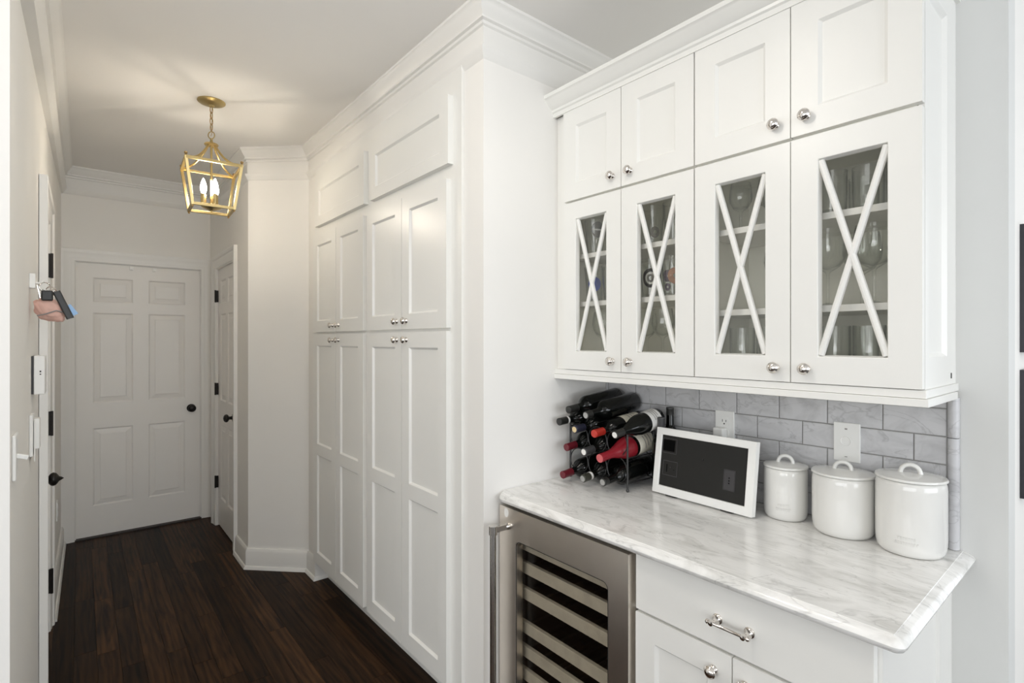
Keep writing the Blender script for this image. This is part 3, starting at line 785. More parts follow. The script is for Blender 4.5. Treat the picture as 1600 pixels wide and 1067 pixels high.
hb = MB(); hx, hy = 1.112, 1.452
hb.tube([(hx, hy, 0.13), (hx, hy, 0.806)], 0.0115, 16)
hd = obj('handle', hb, 'stainless_bright', fd, smooth=40)
for z in (0.797, 0.17):
    k = MB().tube([(hx, hy, z - 0.015), (hx, hy, z + 0.015)], 0.0150, 16)
    k.bar((hx, hy, z), (WX - 0.012, hy, z), 0.016, 0.018).lathe([(0, 0), (0.013, 0), (0.013, 0.006), (0.009, 0.014), (0, 0.014)], 16, Matrix.Translation((WX, hy, z)) @ Matrix.Rotation(-PI / 2, 4, 'Y'))
    obj('handle_bracket', k, 'stainless_bright', hd, smooth=40)
for z0_, z1_ in ((0.711, 0.744), (0.628, 0.669), (0.535, 0.577), (0.413, 0.455), (0.328, 0.368), (0.245, 0.285)):
    obj('shelf', MB().box(WX + 0.052, WX + 0.068, w0 + 0.032, w1 - 0.032, z0_ - 0.006, z1_ - 0.006), 'shelf_wood', wf, bevel=0.002)
    sw = MB()
    for k in range(7):
        y = w0 + 0.06 + k * 0.075; sw.box(WX + 0.068, 1.74, y, y + 0.012, z0_, z0_ + 0.010)
    obj('shelf_slats', sw, 'fridge_inside', wf)

# ================================================================== LANTERN
LC = Vector((0.514, 3.030, 0)); zc = ramp(3.03)
ln = thing('pendant_lantern', (LC.x, LC.y, zc), 'brass cage lantern pendant with candle bulbs hanging on a chain', 'pendant light')
def at(x, y, z): return (LC.x + x, LC.y + y, z)
ML = Matrix.Translation((LC.x, LC.y, 0))
obj('canopy', MB().lathe([(0, zc), (0.064, zc), (0.064, zc - 0.004), (0.058, zc - 0.009), (0.036, zc - 0.016), (0.014, zc - 0.020), (0.010, zc - 0.028), (0.0, zc - 0.030)], 32, ML), 'brass', ln, smooth=40)
ch = MB(); zt = zc - 0.026; k = 0
while zt > 2.545:
    a = k * PI / 2 + 0.5; zm = zt - 0.0165
    ch.tube([at(0.0075 * math.cos(t) * math.cos(a), 0.0075 * math.cos(t) * math.sin(a), zm + 0.0185 * math.sin(t)) for t in [2 * PI * i / 14 for i in range(14)]], 0.0021, 6, closed=True)
    zt -= 0.0295; k += 1
ch.tube([at(0.003 * math.sin(i * 1.2), 0.003 * math.cos(i * 1.2), zc - 0.02 - i * (zc - 0.02 - 2.50) / 14) for i in range(15)], 0.0012, 5)
obj('chain', ch, 'brass_dark', ln, smooth=60)
lp = MB().tube([at(0.016 * math.cos(t) * 0.8, -0.016 * math.cos(t) * 0.6, 2.506 + 0.018 * math.sin(t)) for t in [2 * PI * i / 20 for i in range(20)]], 0.0026, 8, closed=True)
lp.lathe([(0, 2.489), (0.007, 2.488), (0.007, 2.482), (0.005, 2.479), (0.008, 2.474), (0.008, 2.466), (0, 2.466)], 16, ML)
obj('loop', lp, 'brass', ln, smooth=45)
obj('cap', MB().lathe([(0, 2.468), (0.014, 2.467), (0.030, 2.462), (0.033, 2.457), (0.030, 2.452), (0.012, 2.449), (0, 2.449)], 28, ML), 'brass', ln, smooth=45)
zt_, zb_ = 2.340, 2.128; ht, hb_ = 0.1205, 0.090; br = 0.0135; rot = Matrix.Rotation(math.radians(-3), 4, 'Z')
def cn(s, t, h, z): p = rot @ Vector((s * h, t * h, 0)); return at(p.x, p.y, z)
sq = [(-1, -1), (1, -1), (1, 1), (-1, 1)]
for zz, h, nm in ((zt_, ht, 'top_bar'), (zb_, hb_, 'bottom_bar')):
    for i in range(4):
        obj(nm, MB().bar(cn(*sq[i], h, zz), cn(*sq[(i + 1) % 4], h, zz), br, br), 'brass', ln, bevel=0.001)
for s_ in sq:
    obj('post', MB().bar(cn(*s_, ht, zt_ + 0.006), cn(*s_, hb_, zb_ - 0.006), br, br), 'brass', ln, bevel=0.001)
    top = Vector(cn(*s_, ht, zt_)); pts = []
    for i in range(11):
        t = i / 10; q = ht * (1 - t) + 0.014 * t
        z = zt_ + 0.002 + (2.452 - zt_) * (0.18 * t + 0.82 * t ** 2.6)
        pts.append(cn(s_[0], s_[1], q, z))
    obj('arm', MB().tube(pts, 0.0056, 8), 'brass', ln, smooth=50)
    f_ = Vector(cn(*s_, ht, zt_ + 0.006))
    obj('finial', MB().lathe([(0, 0), (0.005, 0), (0.0045, 0.006), (0.0075, 0.009), (0.0075, 0.015), (0.004, 0.018), (0, 0.019)], 12, Matrix.Translation(f_)), 'brass_dark', ln, smooth=45)
    f_ = Vector(cn(*s_, hb_, zb_ - 0.006))
    obj('foot', MB().lathe([(0, -0.011), (0.004, -0.010), (0.005, -0.005), (0.003, 0), (0, 0)], 10, Matrix.Translation(f_)), 'brass_dark', ln, smooth=45)
obj('stem', MB().tube([at(0, 0, 2.452), at(0, 0, 2.150)], 0.0055, 12), 'brass', ln, smooth=40)
obj('dish', MB().lathe([(0, 2.113), (0.004, 2.115), (0.005, 2.121), (0.018, 2.125), (0.040, 2.134), (0.051, 2.145), (0.052, 2.148), (0.040, 2.149), (0, 2.149)], 28, ML), 'brass', ln, smooth=45)
for a in (170, 290, 50):
    a = math.radians(a); bx, by = 0.0350 * math.cos(a), 0.0285 * math.sin(a)
    cdl = obj('candle', MB().lathe([(0, 2.149), (0.0125, 2.149), (0.0125, 2.199), (0.009, 2.200), (0.009, 2.204), (0, 2.204)], 18, Matrix.Translation(at(bx, by, 0))), 'brass', ln, smooth=40)
    obj('bulb', MB().lathe([(0.0, 2.203), (0.007, 2.203), (0.0115, 2.214), (0.0145, 2.228), (0.0145, 2.238), (0.0115, 2.254), (0.007, 2.268), (0.0035, 2.277), (0, 2.281)], 18, Matrix.Translation(at(bx, by, 0))), 'bulb_glow', cdl, smooth=60)['label'] = 'glowing candle bulb'

# ================================================================== COUNTER OBJECTS
# --- canisters
def canister(cx, cy, r, h, ang, label, marks):
    t = thing('canister', (cx, cy, CT), label, 'canister', 'white ceramic canisters'); M = Matrix.Translation((cx, cy, CT))
    z = h
    body = obj('jar', MB().lathe([(0, 0.0), (r * 0.80, 0.0), (r * 0.90, 0.003), (r * 0.965, 0.012), (r * 0.99, 0.024), (r, 0.045), (r, z - 0.022), (r * 0.992, z - 0.010), (r * 0.965, z - 0.002), (r * 0.93, z), (r * 0.90, z), (r * 0.90, z - 0.05), (0, z - 0.05)], 48, M), 'ceramic', t, smooth=45)
    obj('foot_ring', MB().lathe([(0, -0.0), (r * 0.84, 0.0), (r * 0.86, 0.0016), (r * 0.80, 0.003)], 40, M), 'ceramic_groove', t)
    lid = obj('lid', MB().lathe([(0, z + 0.0012), (r * 0.98, z + 0.0012), (r * 1.02, z + 0.003), (r * 1.025, z + 0.0055), (r * 1.0, z + 0.0085), (r * 0.6, z + 0.0135), (0, z + 0.0155)], 48, M), 'ceramic', t, smooth=45)
    pts = []
    for k in range(13):
        a = PI * k / 12; pts.append((cx + 0.0215 * math.cos(a) * math.cos(ang), cy + 0.0215 * math.cos(a) * math.sin(ang), CT + z + 0.010 + 0.026 * math.sin(a) ** 0.8))
    obj('lid_handle', MB().tube(pts, [0.0068] + [0.0056] * 11 + [0.0068], 12), 'ceramic', lid, smooth=60)
    # two lines of small raised lettering, too worn to read
    if marks:
        m = MB(); a0 = marks
        rnd = random.Random(int(r * 1e4))
        for line, (n, zz) in enumerate(((7, 0.050), (9, 0.038))):
            for k in range(n):
                a = a0 + (k - (n - 1) / 2) * 0.075; rr_ = r * 1.0005
                p = Matrix.Translation((cx, cy, CT + zz)) @ Matrix.Rotation(a, 4, 'Z') @ Matrix.Translation((rr_, 0, 0))
                q = MB(); hh = 0.0030 + rnd.random() * 0.001; ww = 0.0016
                q.box(-0.001, 0.0006, -ww, -ww + 0.0009, -hh, hh).box(-0.001, 0.0006, ww - 0.0009, ww, -hh * rnd.choice((1, -0.1)), hh).box(-0.001, 0.0006, -ww, ww, hh - 0.0009, hh)
                q.xform(p); n0 = len(m.v); m.v += q.v; m.f += [tuple(i + n0 for i in f) for f in q.f]
        obj('raised_mark', m, 'ceramic', body)
    return t
canister(1.712, 0.722, 0.0625, 0.156, 1.75, 'smallest white ceramic canister, next to the white-framed board', PI + 0.30)
canister(1.702, 0.558, 0.0785, 0.167, 1.75, 'middle white ceramic canister below the round dial plate', None)
canister(1.692, 0.396, 0.0770, 0.190, 1.75, 'tallest white ceramic canister near the marble edge trim', PI + 0.12)

# --- white framed dark panel leaning back
tb = thing('framed_board', (1.604, 0.96, CT), 'white-framed dark glossy board leaning on the bar between bottles and canisters', 'board')
tw, thh, tt = 0.372, 0.232, 0.022; lean = math.radians(8.0)
MT = Matrix.Translation((1.603, 0.9605, CT + 0.0065)) @ Matrix.Rotation(math.radians(-1.6), 4, 'Z') @ Matrix.Rotation(lean, 4, 'Y')
def tl(m): return m.xform(MT)
T0 = lambda u, v, w: (-w, u, v)
fr = frame_mb(T0, -tw / 2, tw / 2, 0, thh, [(-tw / 2 + 0.026, tw / 2 - 0.022, 0.027, thh - 0.024)], tt, 0.006, 0.001)
fo = obj('frame', tl(fr), 'plastic_white', tb, bevel=0.0)
merge_verts(fo)
md = fo.modifiers.new('bevel', 'BEVEL'); md.width = 0.002; md.segments = 2; md.limit_method = 'ANGLE'; md.angle_limit = math.radians(60)
obj('back', tl(MB().box(0.008, tt, -tw / 2 + 0.003, tw / 2 - 0.003, 0.003, thh - 0.003)), 'plastic_dark', tb)
sc_ = obj('screen', tl(MB().box(0.0055, 0.008, -tw / 2 + 0.025, tw / 2 - 0.021, 0.026, thh - 0.023)), 'screen_panel', tb)
def mark(nm, u0, u1, v0, v1, mat, w=0.0054): obj(nm, tl(MB().box(w - 0.0009, w + 0.0006, u0, u1, v0, v1)), mat, sc_)  # reflections of wall plates, put into the panel as thin marks
def rim(u0, u1, v0, v1, mat='screen_mark', k=0.0022):
    m = MB(); 
    for a, b, c_, d_ in ((u0, u1, v0, v0 + k), (u0, u1, v1 - k, v1), (u0, u0 + k, v0, v1), (u1 - k, u1, v0, v1)): m.box(0.0042, 0.006, a, b, c_, d_)
    obj('reflected_rim', tl(m), mat, sc_)
# u runs to +y, which is left in the picture
mark('reflected_inset', 0.109, 0.159, 0.152, 0.192, 'screen_black'); rim(0.100, 0.1595, 0.144, 0.197)
rim(0.092, 0.152, 0.066, 0.118); mark('reflected_switch', 0.134, 0.137, 0.078, 0.106, 'screen_black'); mark('dot', 0.120, 0.123, 0.094, 0.097, 'screen_mark', 0.0052); mark('dot', 0.105, 0.108, 0.088, 0.091, 'screen_black')
mark('reflected_outlet', -0.119, -0.085, 0.066, 0.127, 'screen_mark'); rim(-0.122, -0.082, 0.063, 0.130)
for v in (0.085, 0.093, 0.102): mark('reflected_slot', -0.104, -0.100, v, v + 0.004, 'screen_black', 0.0046)
for u in (-0.10, 0.11): obj('foot', tl(MB().box(0.002, 0.02, u - 0.02, u + 0.02, -0.004, 0.0)), 'plastic_dark', tb)
st = MB().bar(tuple(MT @ Vector((tt, -0.02, 0.15))), (1.690, 0.985, CT + 0.004), 0.05, 0.006)
obj('stand', st, 'plastic_dark', tb)

# --- outlet and dial plates on the tiles
def plate(y0, y1, z0, z1, label, cat, nm):
    t = thing(nm, (TX, (y0 + y1) / 2, (z0 + z1) / 2), label, cat)
    obj('cover', MB().box(TX - 0.006, TX + 0.001, y0, y1, z0, z1), 'plastic_white', t, bevel=0.002)
    return t
ot = plate(0.925, 0.996, 1.093, 1.208, 'white duplex outlet with a white plug behind the framed board', 'outlet', 'wall_outlet')
for zc_ in (1.170, 1.131):
    fa = MB(); n = 24; pts = []
    for k in range(n):
        a = 2 * PI * k / n; pts.append((0.9605 + 0.0172 * math.cos(a), max(-0.0135, min(0.0135, 0.0172 * math.sin(a))) + zc_))
    rows = [[(TX - 0.006, *p) for p in pts], [(TX - 0.0082, *p) for p in pts]]
    fa.grid(rows, False, True); fa.poly(rows[1]); f2 = obj('socket', fa, 'plastic_white', ot)
    sl = MB().box(TX - 0.0084, TX - 0.008, 0.9660, 0.9680, zc_ - 0.001, zc_ + 0.008).box(TX - 0.0084, TX - 0.008, 0.9530, 0.9550, zc_ - 0.001, zc_ + 0.007)
    sl.lathe([(0, 0), (0.0026, 0), (0.0026, 0.0004), (0, 0.0004)], 12, Matrix.Translation((TX - 0.0081, 0.9605, zc_ - 0.0075)) @ Matrix.Rotation(-PI / 2, 4, 'Y'))
    obj('slot', sl, 'slot_dark', f2)
pg = obj('plug', MB().box(TX - 0.040, TX - 0.0085, 0.9475, 0.9885, 1.092, 1.150), 'plastic_white', None, bevel=0.006, base=(TX - 0.008, 0.968, 1.12))
tag(pg, 'white plug-in adapter in the lower outlet socket', 'plug')
dt = plate(0.538, 0.609, 1.096, 1.212, 'white wall plate with a round dial above the middle canister', 'wall plate', 'dial_plate')
obj('dial', MB().lathe([(0.0125, 0), (0.0135, 0.001), (0.0145, 0.001), (0.0150, 0)], 32, Matrix.Translation((TX - 0.006, 0.5755, 1.157)) @ Matrix.Rotation(-PI / 2, 4, 'Y')), 'plastic_white', dt, smooth=40)
for z, hh in ((1.1935, 0.004), (1.110, 0.002)):
    obj('screw', MB().box(TX - 0.0065, TX - 0.0058, 0.5715, 0.5785, z - hh / 2, z + hh / 2), 'print_grey', dt)

# --- wine rack
rk = thing('wine_rack', (1.62, 1.348, CT), 'black wire wine rack full of bottles on the marble bar', 'wine rack')
ry0, ry1, rx0, rx1, rzt = 1.204, 1.492, 1.540, 1.700, 1.140
for x in (rx0, rx1):
    for y in (ry0, ry1):
        p = MB().tube([(x, y, CT + 0.006), (x, y, rzt)], 0.0038, 10)
        p.lathe([(0, 0), (0.0045, 0.001), (0.0062, 0.006), (0.0045, 0.011), (0, 0.012)], 12, Matrix.Translation((x, y, CT)))
        p.lathe([(0, -0.002), (0.0045, 0), (0.0052, 0.004), (0.003, 0.008), (0, 0.009)], 12, Matrix.Translation((x, y, rzt)))
        obj('post', p, 'wire_black', rk, smooth=50)
    for c_ in range(3):
        for r_ in range(2):
            yc, zz = 1.4435 - 0.0955 * c_, 0.981 + 0.098 * r_
            obj('ring', MB().tube([(x, yc + 0.0462 * math.cos(2 * PI * k / 28), zz + 0.0478 * math.sin(2 * PI * k / 28)) for k in range(28)], 0.0019, 6, closed=True), 'wire_black', rk, smooth=60)
    obj('cross_rail', MB().tube([(x, ry0, CT + 0.030), (x, ry1, CT + 0.030)], 0.0024, 8), 'wire_black', rk, smooth=50)
for y in (ry0, ry1):
    for z in (CT + 0.030, 1.030, rzt - 0.028):
        obj('side_rail', MB().tube([(rx0, y, z), (rx1, y, z)], 0.0024, 8), 'wire_black', rk, smooth=50)

# --- bottles: axis +X from mouth at the origin, built as bodies of revolution
MX = Matrix.Rotation(PI / 2, 4, 'Y')
BORD = [(0.0, 0.298), (0.020, 0.296), (0.030, 0.2985), (0.0355, 0.295), (0.0375, 0.290), (0.0375, 0.108), (0.036, 0.100), (0.031, 0.091), (0.023, 0.082), (0.0165, 0.074), (0.0142, 0.066), (0.0138, 0.020), (0.0138, 0.004), (0.012, 0.001), (0, 0.001)]
BURG = [(0.0, 0.298), (0.020, 0.296), (0.030, 0.2985), (0.039, 0.295), (0.0410, 0.289), (0.0410, 0.165), (0.0395, 0.150), (0.035, 0.130), (0.0285, 0.110), (0.022, 0.090), (0.017, 0.072), (0.0145, 0.058), (0.0138, 0.020), (0.0138, 0.004), (0.012, 0.001), (0, 0.001)]
ME_BORD = mesh('bottle', MB().lathe(BORD, 28, MX), 'bottle_glass', smooth=40)
ME_BURG = mesh('bottle', MB().lathe(BURG, 28, MX), 'bottle_glass', smooth=40)
def foil(mat, l=0.052):
    return mesh('capsule', MB().lathe([(0.0, 0.0), (0.0125, 0.0), (0.0146, 0.0015), (0.0150, 0.004), (0.0150, 0.009), (0.0144, 0.0105), (0.0146, l), (0.0138, l)], 24, MX), mat, smooth=40)
def disc(mat, r=0.0112): return mesh('capsule_top', MB().lathe([(0, -0.0006), (r, -0.0006), (r, 0.0008)], 20, MX), mat)
def ringm(mat, a, b): return mesh('band', MB().lathe([(0.0150, a), (0.0154, a), (0.0154, b), (0.0150, b)], 20, MX), mat, smooth=40)
def label_me(mat, r, a, b, a0, a1):
    m = MB(); rows = []
    for s_ in (a, b):
        rows.append([(s_, (r + 0.0005) * math.cos(a0 + (a1 - a0) * k / 16), (r + 0.0005) * math.sin(a0 + (a1 - a0) * k / 16)) for k in range(17)])
    return mesh('label', m.grid(rows), mat, smooth=60)
def wine(tip, tilt, prof, cap, label, clen=0.052, top=None, band=None, lab=None, print_=None, wax=False, group='wine bottles lying in the rack', vertical=False):
    t = thing('wine_bottle', tip, label, 'bottle', group)
    t.rotation_euler = (0, -math.radians(tilt), 0) if not vertical else (0, math.radians(90), 0)
    def add(nm, me): o = link(nm, me, t); return o
    bo = add('bottle', prof)
    if wax:
        add('wax_coat', mesh('wax_coat', MB().lathe([(0, 0)] + [(0.0155, 0.0015), (0.0160, 0.012), (0.0150, 0.030), (0.0155, 0.058), (0.0182, 0.073), (0.0232, 0.0905), (0.0297, 0.1105), (0.0362, 0.1305), (0.0406, 0.151), (0.0420, 0.168), (0.0410, 0.170)], 28, MX), 'wax_red', smooth=50))
        add('wax_tip', disc('wax_tip', 0.0152))
    else:
        c_ = add('capsule', foil(cap, clen))
        if top: o = link('capsule_top', disc(top), t)
        if band: link('band', ringm(band[0], band[1], band[2]), t)
    if lab:
        mat, r, a, b, a0, a1 = lab
        lo = link('label', label_me(mat, r, a, b, a0, a1), t)
        for k in range(3):
            s_ = a + (b - a) * (0.35 + 0.18 * k)
            link('print', label_me('print_grey', r + 0.0003, s_, s_ + 0.004, a0 + (a1 - a0) * 0.30, a0 + (a1 - a0) * (0.62 - 0.05 * k)), t)
    return t
R_ = math.radians
G2, G3 = 'wine bottles lying in the rack', 'wine bottles stacked on the rack'
up = (R_(20), R_(160))
# bottom row of rings
wine((1.444, 1.4435, 0.937), 6, ME_BORD, 'foil_red', 'wine bottle with dark red capsule in the bottom row, beside the side wall', top='foil_red')
wine((1.456, 1.348, 0.940), 6, ME_BORD, 'foil_olive', 'wine bottle with olive capsule and white band in the bottom row', top='foil_silver', band=('paper_white', 0.036, 0.046), clen=0.05)
wine((1.458, 1.2525, 0.946), 5, ME_BORD, 'foil_black', 'wine bottle with short black capsule in the bottom row, nearest the front post', clen=0.024, top='foil_silver')
# second row
wine((1.462, 1.441, 1.042), 6, ME_BORD, 'foil_red', 'wine bottle with dark red capsule in the upper row of rings', top='foil_red')
wine((1.461, 1.347, 1.040), 6, ME_BORD, 'foil_charcoal', 'wine bottle with charcoal capsule in the upper row of rings', top='paper_white')
wine((1.440, 1.2500, 1.036), 7, ME_BURG, 'foil_red', 'burgundy-shaped wine bottle dipped in red wax with a cream label', wax=True, lab=('paper_cream', 0.041, 0.185, 0.275, R_(60), R_(280)))
# resting on top of the rings
wine((1.455, 1.474, 1.139), 4, ME_BORD, 'foil_black', 'wine bottle with black capsule and white band, against the side wall', band=('paper_white', 0.042, 0.050), group=G3)
wine((1.463, 1.397, 1.118), 4.5, ME_BORD, 'foil_navy', 'wine bottle with navy capsule and gold top', top='foil_gold', group=G3)
wine((1.463, 1.299, 1.115), 5, ME_BORD, 'foil_orange', 'wine bottle with bright orange-red capsule and cream label', top='foil_orange', lab=('paper_cream', 0.0375, 0.150, 0.250, R_(20), R_(200)), group=G3)
w_ = wine((1.464, 1.2015, 1.124), 9, ME_BURG, 'foil_black', 'burgundy-shaped wine bottle with white label lying at the right end', top='paper_white', lab=('paper_white', 0.041, 0.200, 0.272, R_(30), R_(250)), group=G3)
w_.scale = (0.86, 0.95, 0.95)
# top pair
wine((1.462, 1.430, 1.190), 6.5, ME_BORD, 'foil_black', 'topmost wine bottle with matt black capsule beside the side wall', group=G3)
wine((1.478, 1.353, 1.176), 6.5, ME_BORD, 'foil_black', 'topmost wine bottle with silver-topped black capsule', top='foil_silver', clen=0.030, group=G3)
# two standing behind
w_ = wine((1.673, 1.152, CT + 0.268), 0, ME_BORD, 'foil_charcoal', 'standing dark wine bottle with charcoal capsule between rack and framed board', clen=0.06, group='wine bottles standing behind the board', vertical=True)
w_.scale = (0.90, 0.90, 0.90)
wine((1.7465, 1.163, CT + 0.2985), 0, ME_BORD, 'foil_black', 'standing dark wine bottle with glossy black neck against the tiles', clen=0.03, group='wine bottles standing behind the board', vertical=True)

# ================================================================== GLASSES IN THE CABINETS
PINT = [(0, 0.004), (0.029, 0.004), (0.0295, 0.0), (0.030, 0.004), (0.0335, 0.06), (0.041, 0.138), (0.0415, 0.1395), (0.0405, 0.139), (0.0325, 0.06), (0.0285, 0.012), (0, 0.012)]
TUMB = [(0, 0.003), (0.031, 0.003), (0.033, 0.0), (0.035, 0.005), (0.037, 0.05), (0.037, 0.118), (0.0375, 0.119), (0.0362, 0.119), (0.0355, 0.05), (0.033, 0.014), (0, 0.014)]
WINEG = [(0, 0.002), (0.033, 0.001), (0.034, 0.002), (0.020, 0.006), (0.005, 0.011), (0.0038, 0.02), (0.0038, 0.082), (0.008, 0.090), (0.024, 0.102), (0.036, 0.122), (0.040, 0.142), (0.038, 0.168), (0.033, 0.192), (0.0335, 0.193), (0.0325, 0.192), (0.0365, 0.168), (0.0385, 0.142), (0.0345, 0.124), (0.022, 0.104), (0, 0.096)]
BIGW = [(0, 0.002), (0.036, 0.001), (0.037, 0.002), (0.022, 0.006), (0.005, 0.011), (0.0038, 0.02), (0.0038, 0.090), (0.008, 0.096), (0.030, 0.110), (0.045, 0.134), (0.049, 0.158), (0.046, 0.188), (0.042, 0.210), (0.0425, 0.211), (0.0415, 0.210), (0.0447, 0.188), (0.0475, 0.158), (0.0435, 0.136), (0.028, 0.112), (0, 0.102)]
SHORTW = [(0, 0.002), (0.030, 0.001), (0.031, 0.002), (0.018, 0.006), (0.005, 0.010), (0.0038, 0.018), (0.0038, 0.056), (0.008, 0.062), (0.022, 0.072), (0.032, 0.090), (0.034, 0.105), (0.032, 0.128), (0.028, 0.148), (0.0285, 0.149), (0.0275, 0.148), (0.0307, 0.128), (0.0327, 0.105), (0.0305, 0.091), (0.021, 0.074), (0, 0.068)]
GM = {n: mesh(n, MB().lathe(p, 26), 'drink_glass', smooth=40) for n, p in (('pint', PINT), ('tumbler', TUMB), ('wine', WINEG), ('big', BIGW), ('short', SHORTW))}
KIND = {'pint': 'pint_glass', 'tumbler': 'tumbler', 'wine': 'wine_glass', 'big': 'wine_glass', 'short': 'wine_glass'}
CATG = {'pint': 'glass', 'tumbler': 'glass', 'wine': 'wine glass', 'big': 'wine glass', 'short': 'wine glass'}
def patch(nm, mat, r0, r1, zc_, hz, a0, wa, shape, o, r_at):
    """printed patch on the outside of a glass: disc, ring or bar bent round the wall"""
    m = MB(); n = 28
    def P(a, z): r = r_at(z) + 0.0006; return (r * math.cos(a), r * math.sin(a), z)
    outer = [P(a0 + wa * math.cos(2 * PI * k / n), zc_ + hz * math.sin(2 * PI * k / n)) for k in range(n)]
    inner = [P(a0 + wa * shape * math.cos(2 * PI * k / n), zc_ + hz * shape * math.sin(2 * PI * k / n)) for k in range(n)]
    m.grid([outer, inner], False, True)
    if shape < 0.05: pass
    me = mesh(nm, m, mat, smooth=60)
    return link(nm, me, o)
pint_r = lambda z: 0.030 + (0.041 - 0.030) * min(1, max(0, z / 0.138)) - 0.0008
def glass(kind, x, y, z, label, group, prints=()):
    o = inst(KIND[kind], GM[kind], None, (x, y, z)); tag(o, label, CATG[kind], group)
    o.rotation_euler = (0, 0, 0)
    for (mat, zc_, hz, wa, hole, da) in prints:
        a = math.atan2(-y, -x) + da
        patch('print', mat, 0, 0, zc_, hz, a, wa, hole, o, pint_r)
    return o
S_T = 1.7975; S_R = 1.5535; S_L = 1.6115; S_B = 1.3805
gl_, gb_ = 'glasses on the top shelf', 'glasses on the bottom'
# left unit: top shelf pints
for i, (y, x, pr) in enumerate(((1.402, 1.585, [('print_smoke', 0.098, 0.031, 0.70, 0.03, 0.35), ('print_white', 0.098, 0.003, 0.6, 0.0, 0.35)]), (1.295, 1.590, []), (1.340, 1.69, []), (1.245, 1.69, []))):
    glass('pint', x, y, S_T, ('pint glass with a round grey print on the top shelf over the wine rack' if pr else 'plain pint glass, %s row, %s on the top shelf behind the leftmost glass door' % ('back' if x > 1.655 else 'front', 'left side' if y > 1.30 else 'right side')), 'pint glasses on the top shelf above the rack', pr)
for i, (y, x, pr) in enumerate(((1.125, 1.585, [('print_smoke', 0.045, 0.020, 0.5, 0.35, 0.2)]), (1.040, 1.590, []), (0.955, 1.580, [('print_black', 0.052, 0.024, 0.55, 0.45, 0.1), ('print_white', 0.052, 0.006, 0.2, 0.0, 0.1)]), (1.060, 1.69, []), (0.965, 1.69, []))):
    glass('pint', x, y, S_T, ('pint glass with a faded ring print on the top shelf behind the second glass door' if i == 0 else 'pint glass with a black emblem on the top shelf behind the second glass door' if pr else 'plain pint glass, %s row, %s on the top shelf behind the second glass door' % ('back' if x > 1.655 else 'front', 'left side' if y > 1.05 else 'right side')), 'pint glasses on the top shelf above the rack', pr)
# left unit: middle shelf pints with prints
glass('pint', 1.585, 1.403, S_L, 'pint glass with a bold blue print on the middle shelf, beside the side wall', 'printed pint glasses on the middle shelf', [('print_blue', 0.070, 0.028, 0.75, 0.02, 0.0)])
glass('pint', 1.590, 1.318, S_L, 'pint glass with a pale blue print on the middle shelf, second from the side wall', 'printed pint glasses on the middle shelf', [('print_blue', 0.070, 0.022, 0.6, 0.02, 0.2)])
glass('pint', 1.585, 1.230, S_L, 'plain pint glass on the middle shelf next to the pale blue one', 'printed pint glasses on the middle shelf')
glass('pint', 1.585, 1.136, S_L, 'pint glass with a round black and white emblem on the middle shelf', 'printed pint glasses on the middle shelf', [('print_black', 0.070, 0.034, 0.85, 0.66, 0.0), ('print_white', 0.070, 0.020, 0.5, 0.82, 0.0), ('print_smoke', 0.070, 0.014, 0.34, 0.5, 0.0)])
glass('pint', 1.690, 1.132, S_L, 'pint glass with a dark purple print at the back of the middle shelf', 'printed pint glasses on the middle shelf', [('print_purple', 0.085, 0.022, 0.45, 0.1, -0.1), ('print_purple', 0.045, 0.014, 0.3, 0.3, -0.1)])
glass('pint', 1.585, 1.044, S_L, 'pint glass with an orange print on the middle shelf', 'printed pint glasses on the middle shelf', [('print_orange', 0.070, 0.028, 0.7, 0.25, 0.2)])
for k, y in enumerate((1.360, 1.265, 1.040, 0.955)):
    glass('pint', 1.695, y, S_L, '%s plain pint glass from left along the back of the middle shelf' % ('first', 'second', 'third', 'fourth')[k], 'back row pint glasses on the middle shelf')
ORD = ('first', 'second', 'third', 'fourth', 'fifth')
def glass_set(kind, spots, z, where, group, noun):
    for back in (False, True):
        row = sorted([p for p in spots if (p[1] > 1.655) == back], reverse=True)
        for k, (y, x) in enumerate(row):
            if len(row) == 1: lb = 'lone %s-row %s, %s' % ('back' if back else 'front', noun, where)
            else: lb = '%s %s from left in %s row, %s' % (ORD[k], noun, 'back' if back else 'front', where)
            glass(kind, x, y, z, lb, group)
glass_set('wine', ((1.375, 1.60), (1.285, 1.61), (1.235, 1.70)), S_B, 'cabinet floor behind the leftmost glass door', 'wine glasses on the cabinet floor above the rack', 'wine glass')
glass_set('wine', ((1.095, 1.60), (1.010, 1.61), (1.050, 1.70), (0.955, 1.70)), S_B, 'cabinet floor behind the second glass door', 'wine glasses on the cabinet floor above the rack', 'wine glass')
glass_set('short', ((0.800, 1.580), (0.722, 1.600), (0.650, 1.585), (0.750, 1.70), (0.660, 1.70)), S_T, 'top shelf behind the third glass door', 'short stemmed glasses on the top shelf', 'stemmed glass')
glass_set('tumbler', ((0.545, 1.580), (0.465, 1.600), (0.385, 1.585), (0.505, 1.70), (0.420, 1.70)), S_T, 'top shelf behind the rightmost glass door', 'tumblers on the top shelf above the canisters', 'tumbler')
glass_set('big', ((0.675, 1.600), (0.740, 1.72)), S_R, 'middle shelf behind the third glass door', 'large wine glasses on the middle shelf', 'large wine glass')
glass_set('big', ((0.562, 1.600), (0.455, 1.610), (0.515, 1.72), (0.405, 1.72)), S_R, 'middle shelf behind the rightmost glass door', 'large wine glasses on the middle shelf', 'large wine glass')
glass_set('tumbler', ((0.800, 1.590), (0.716, 1.590), (0.636, 1.600), (0.760, 1.70), (0.670, 1.70)), S_B, 'cabinet floor behind the third glass door', 'tumblers on the cabinet floor', 'tumbler')
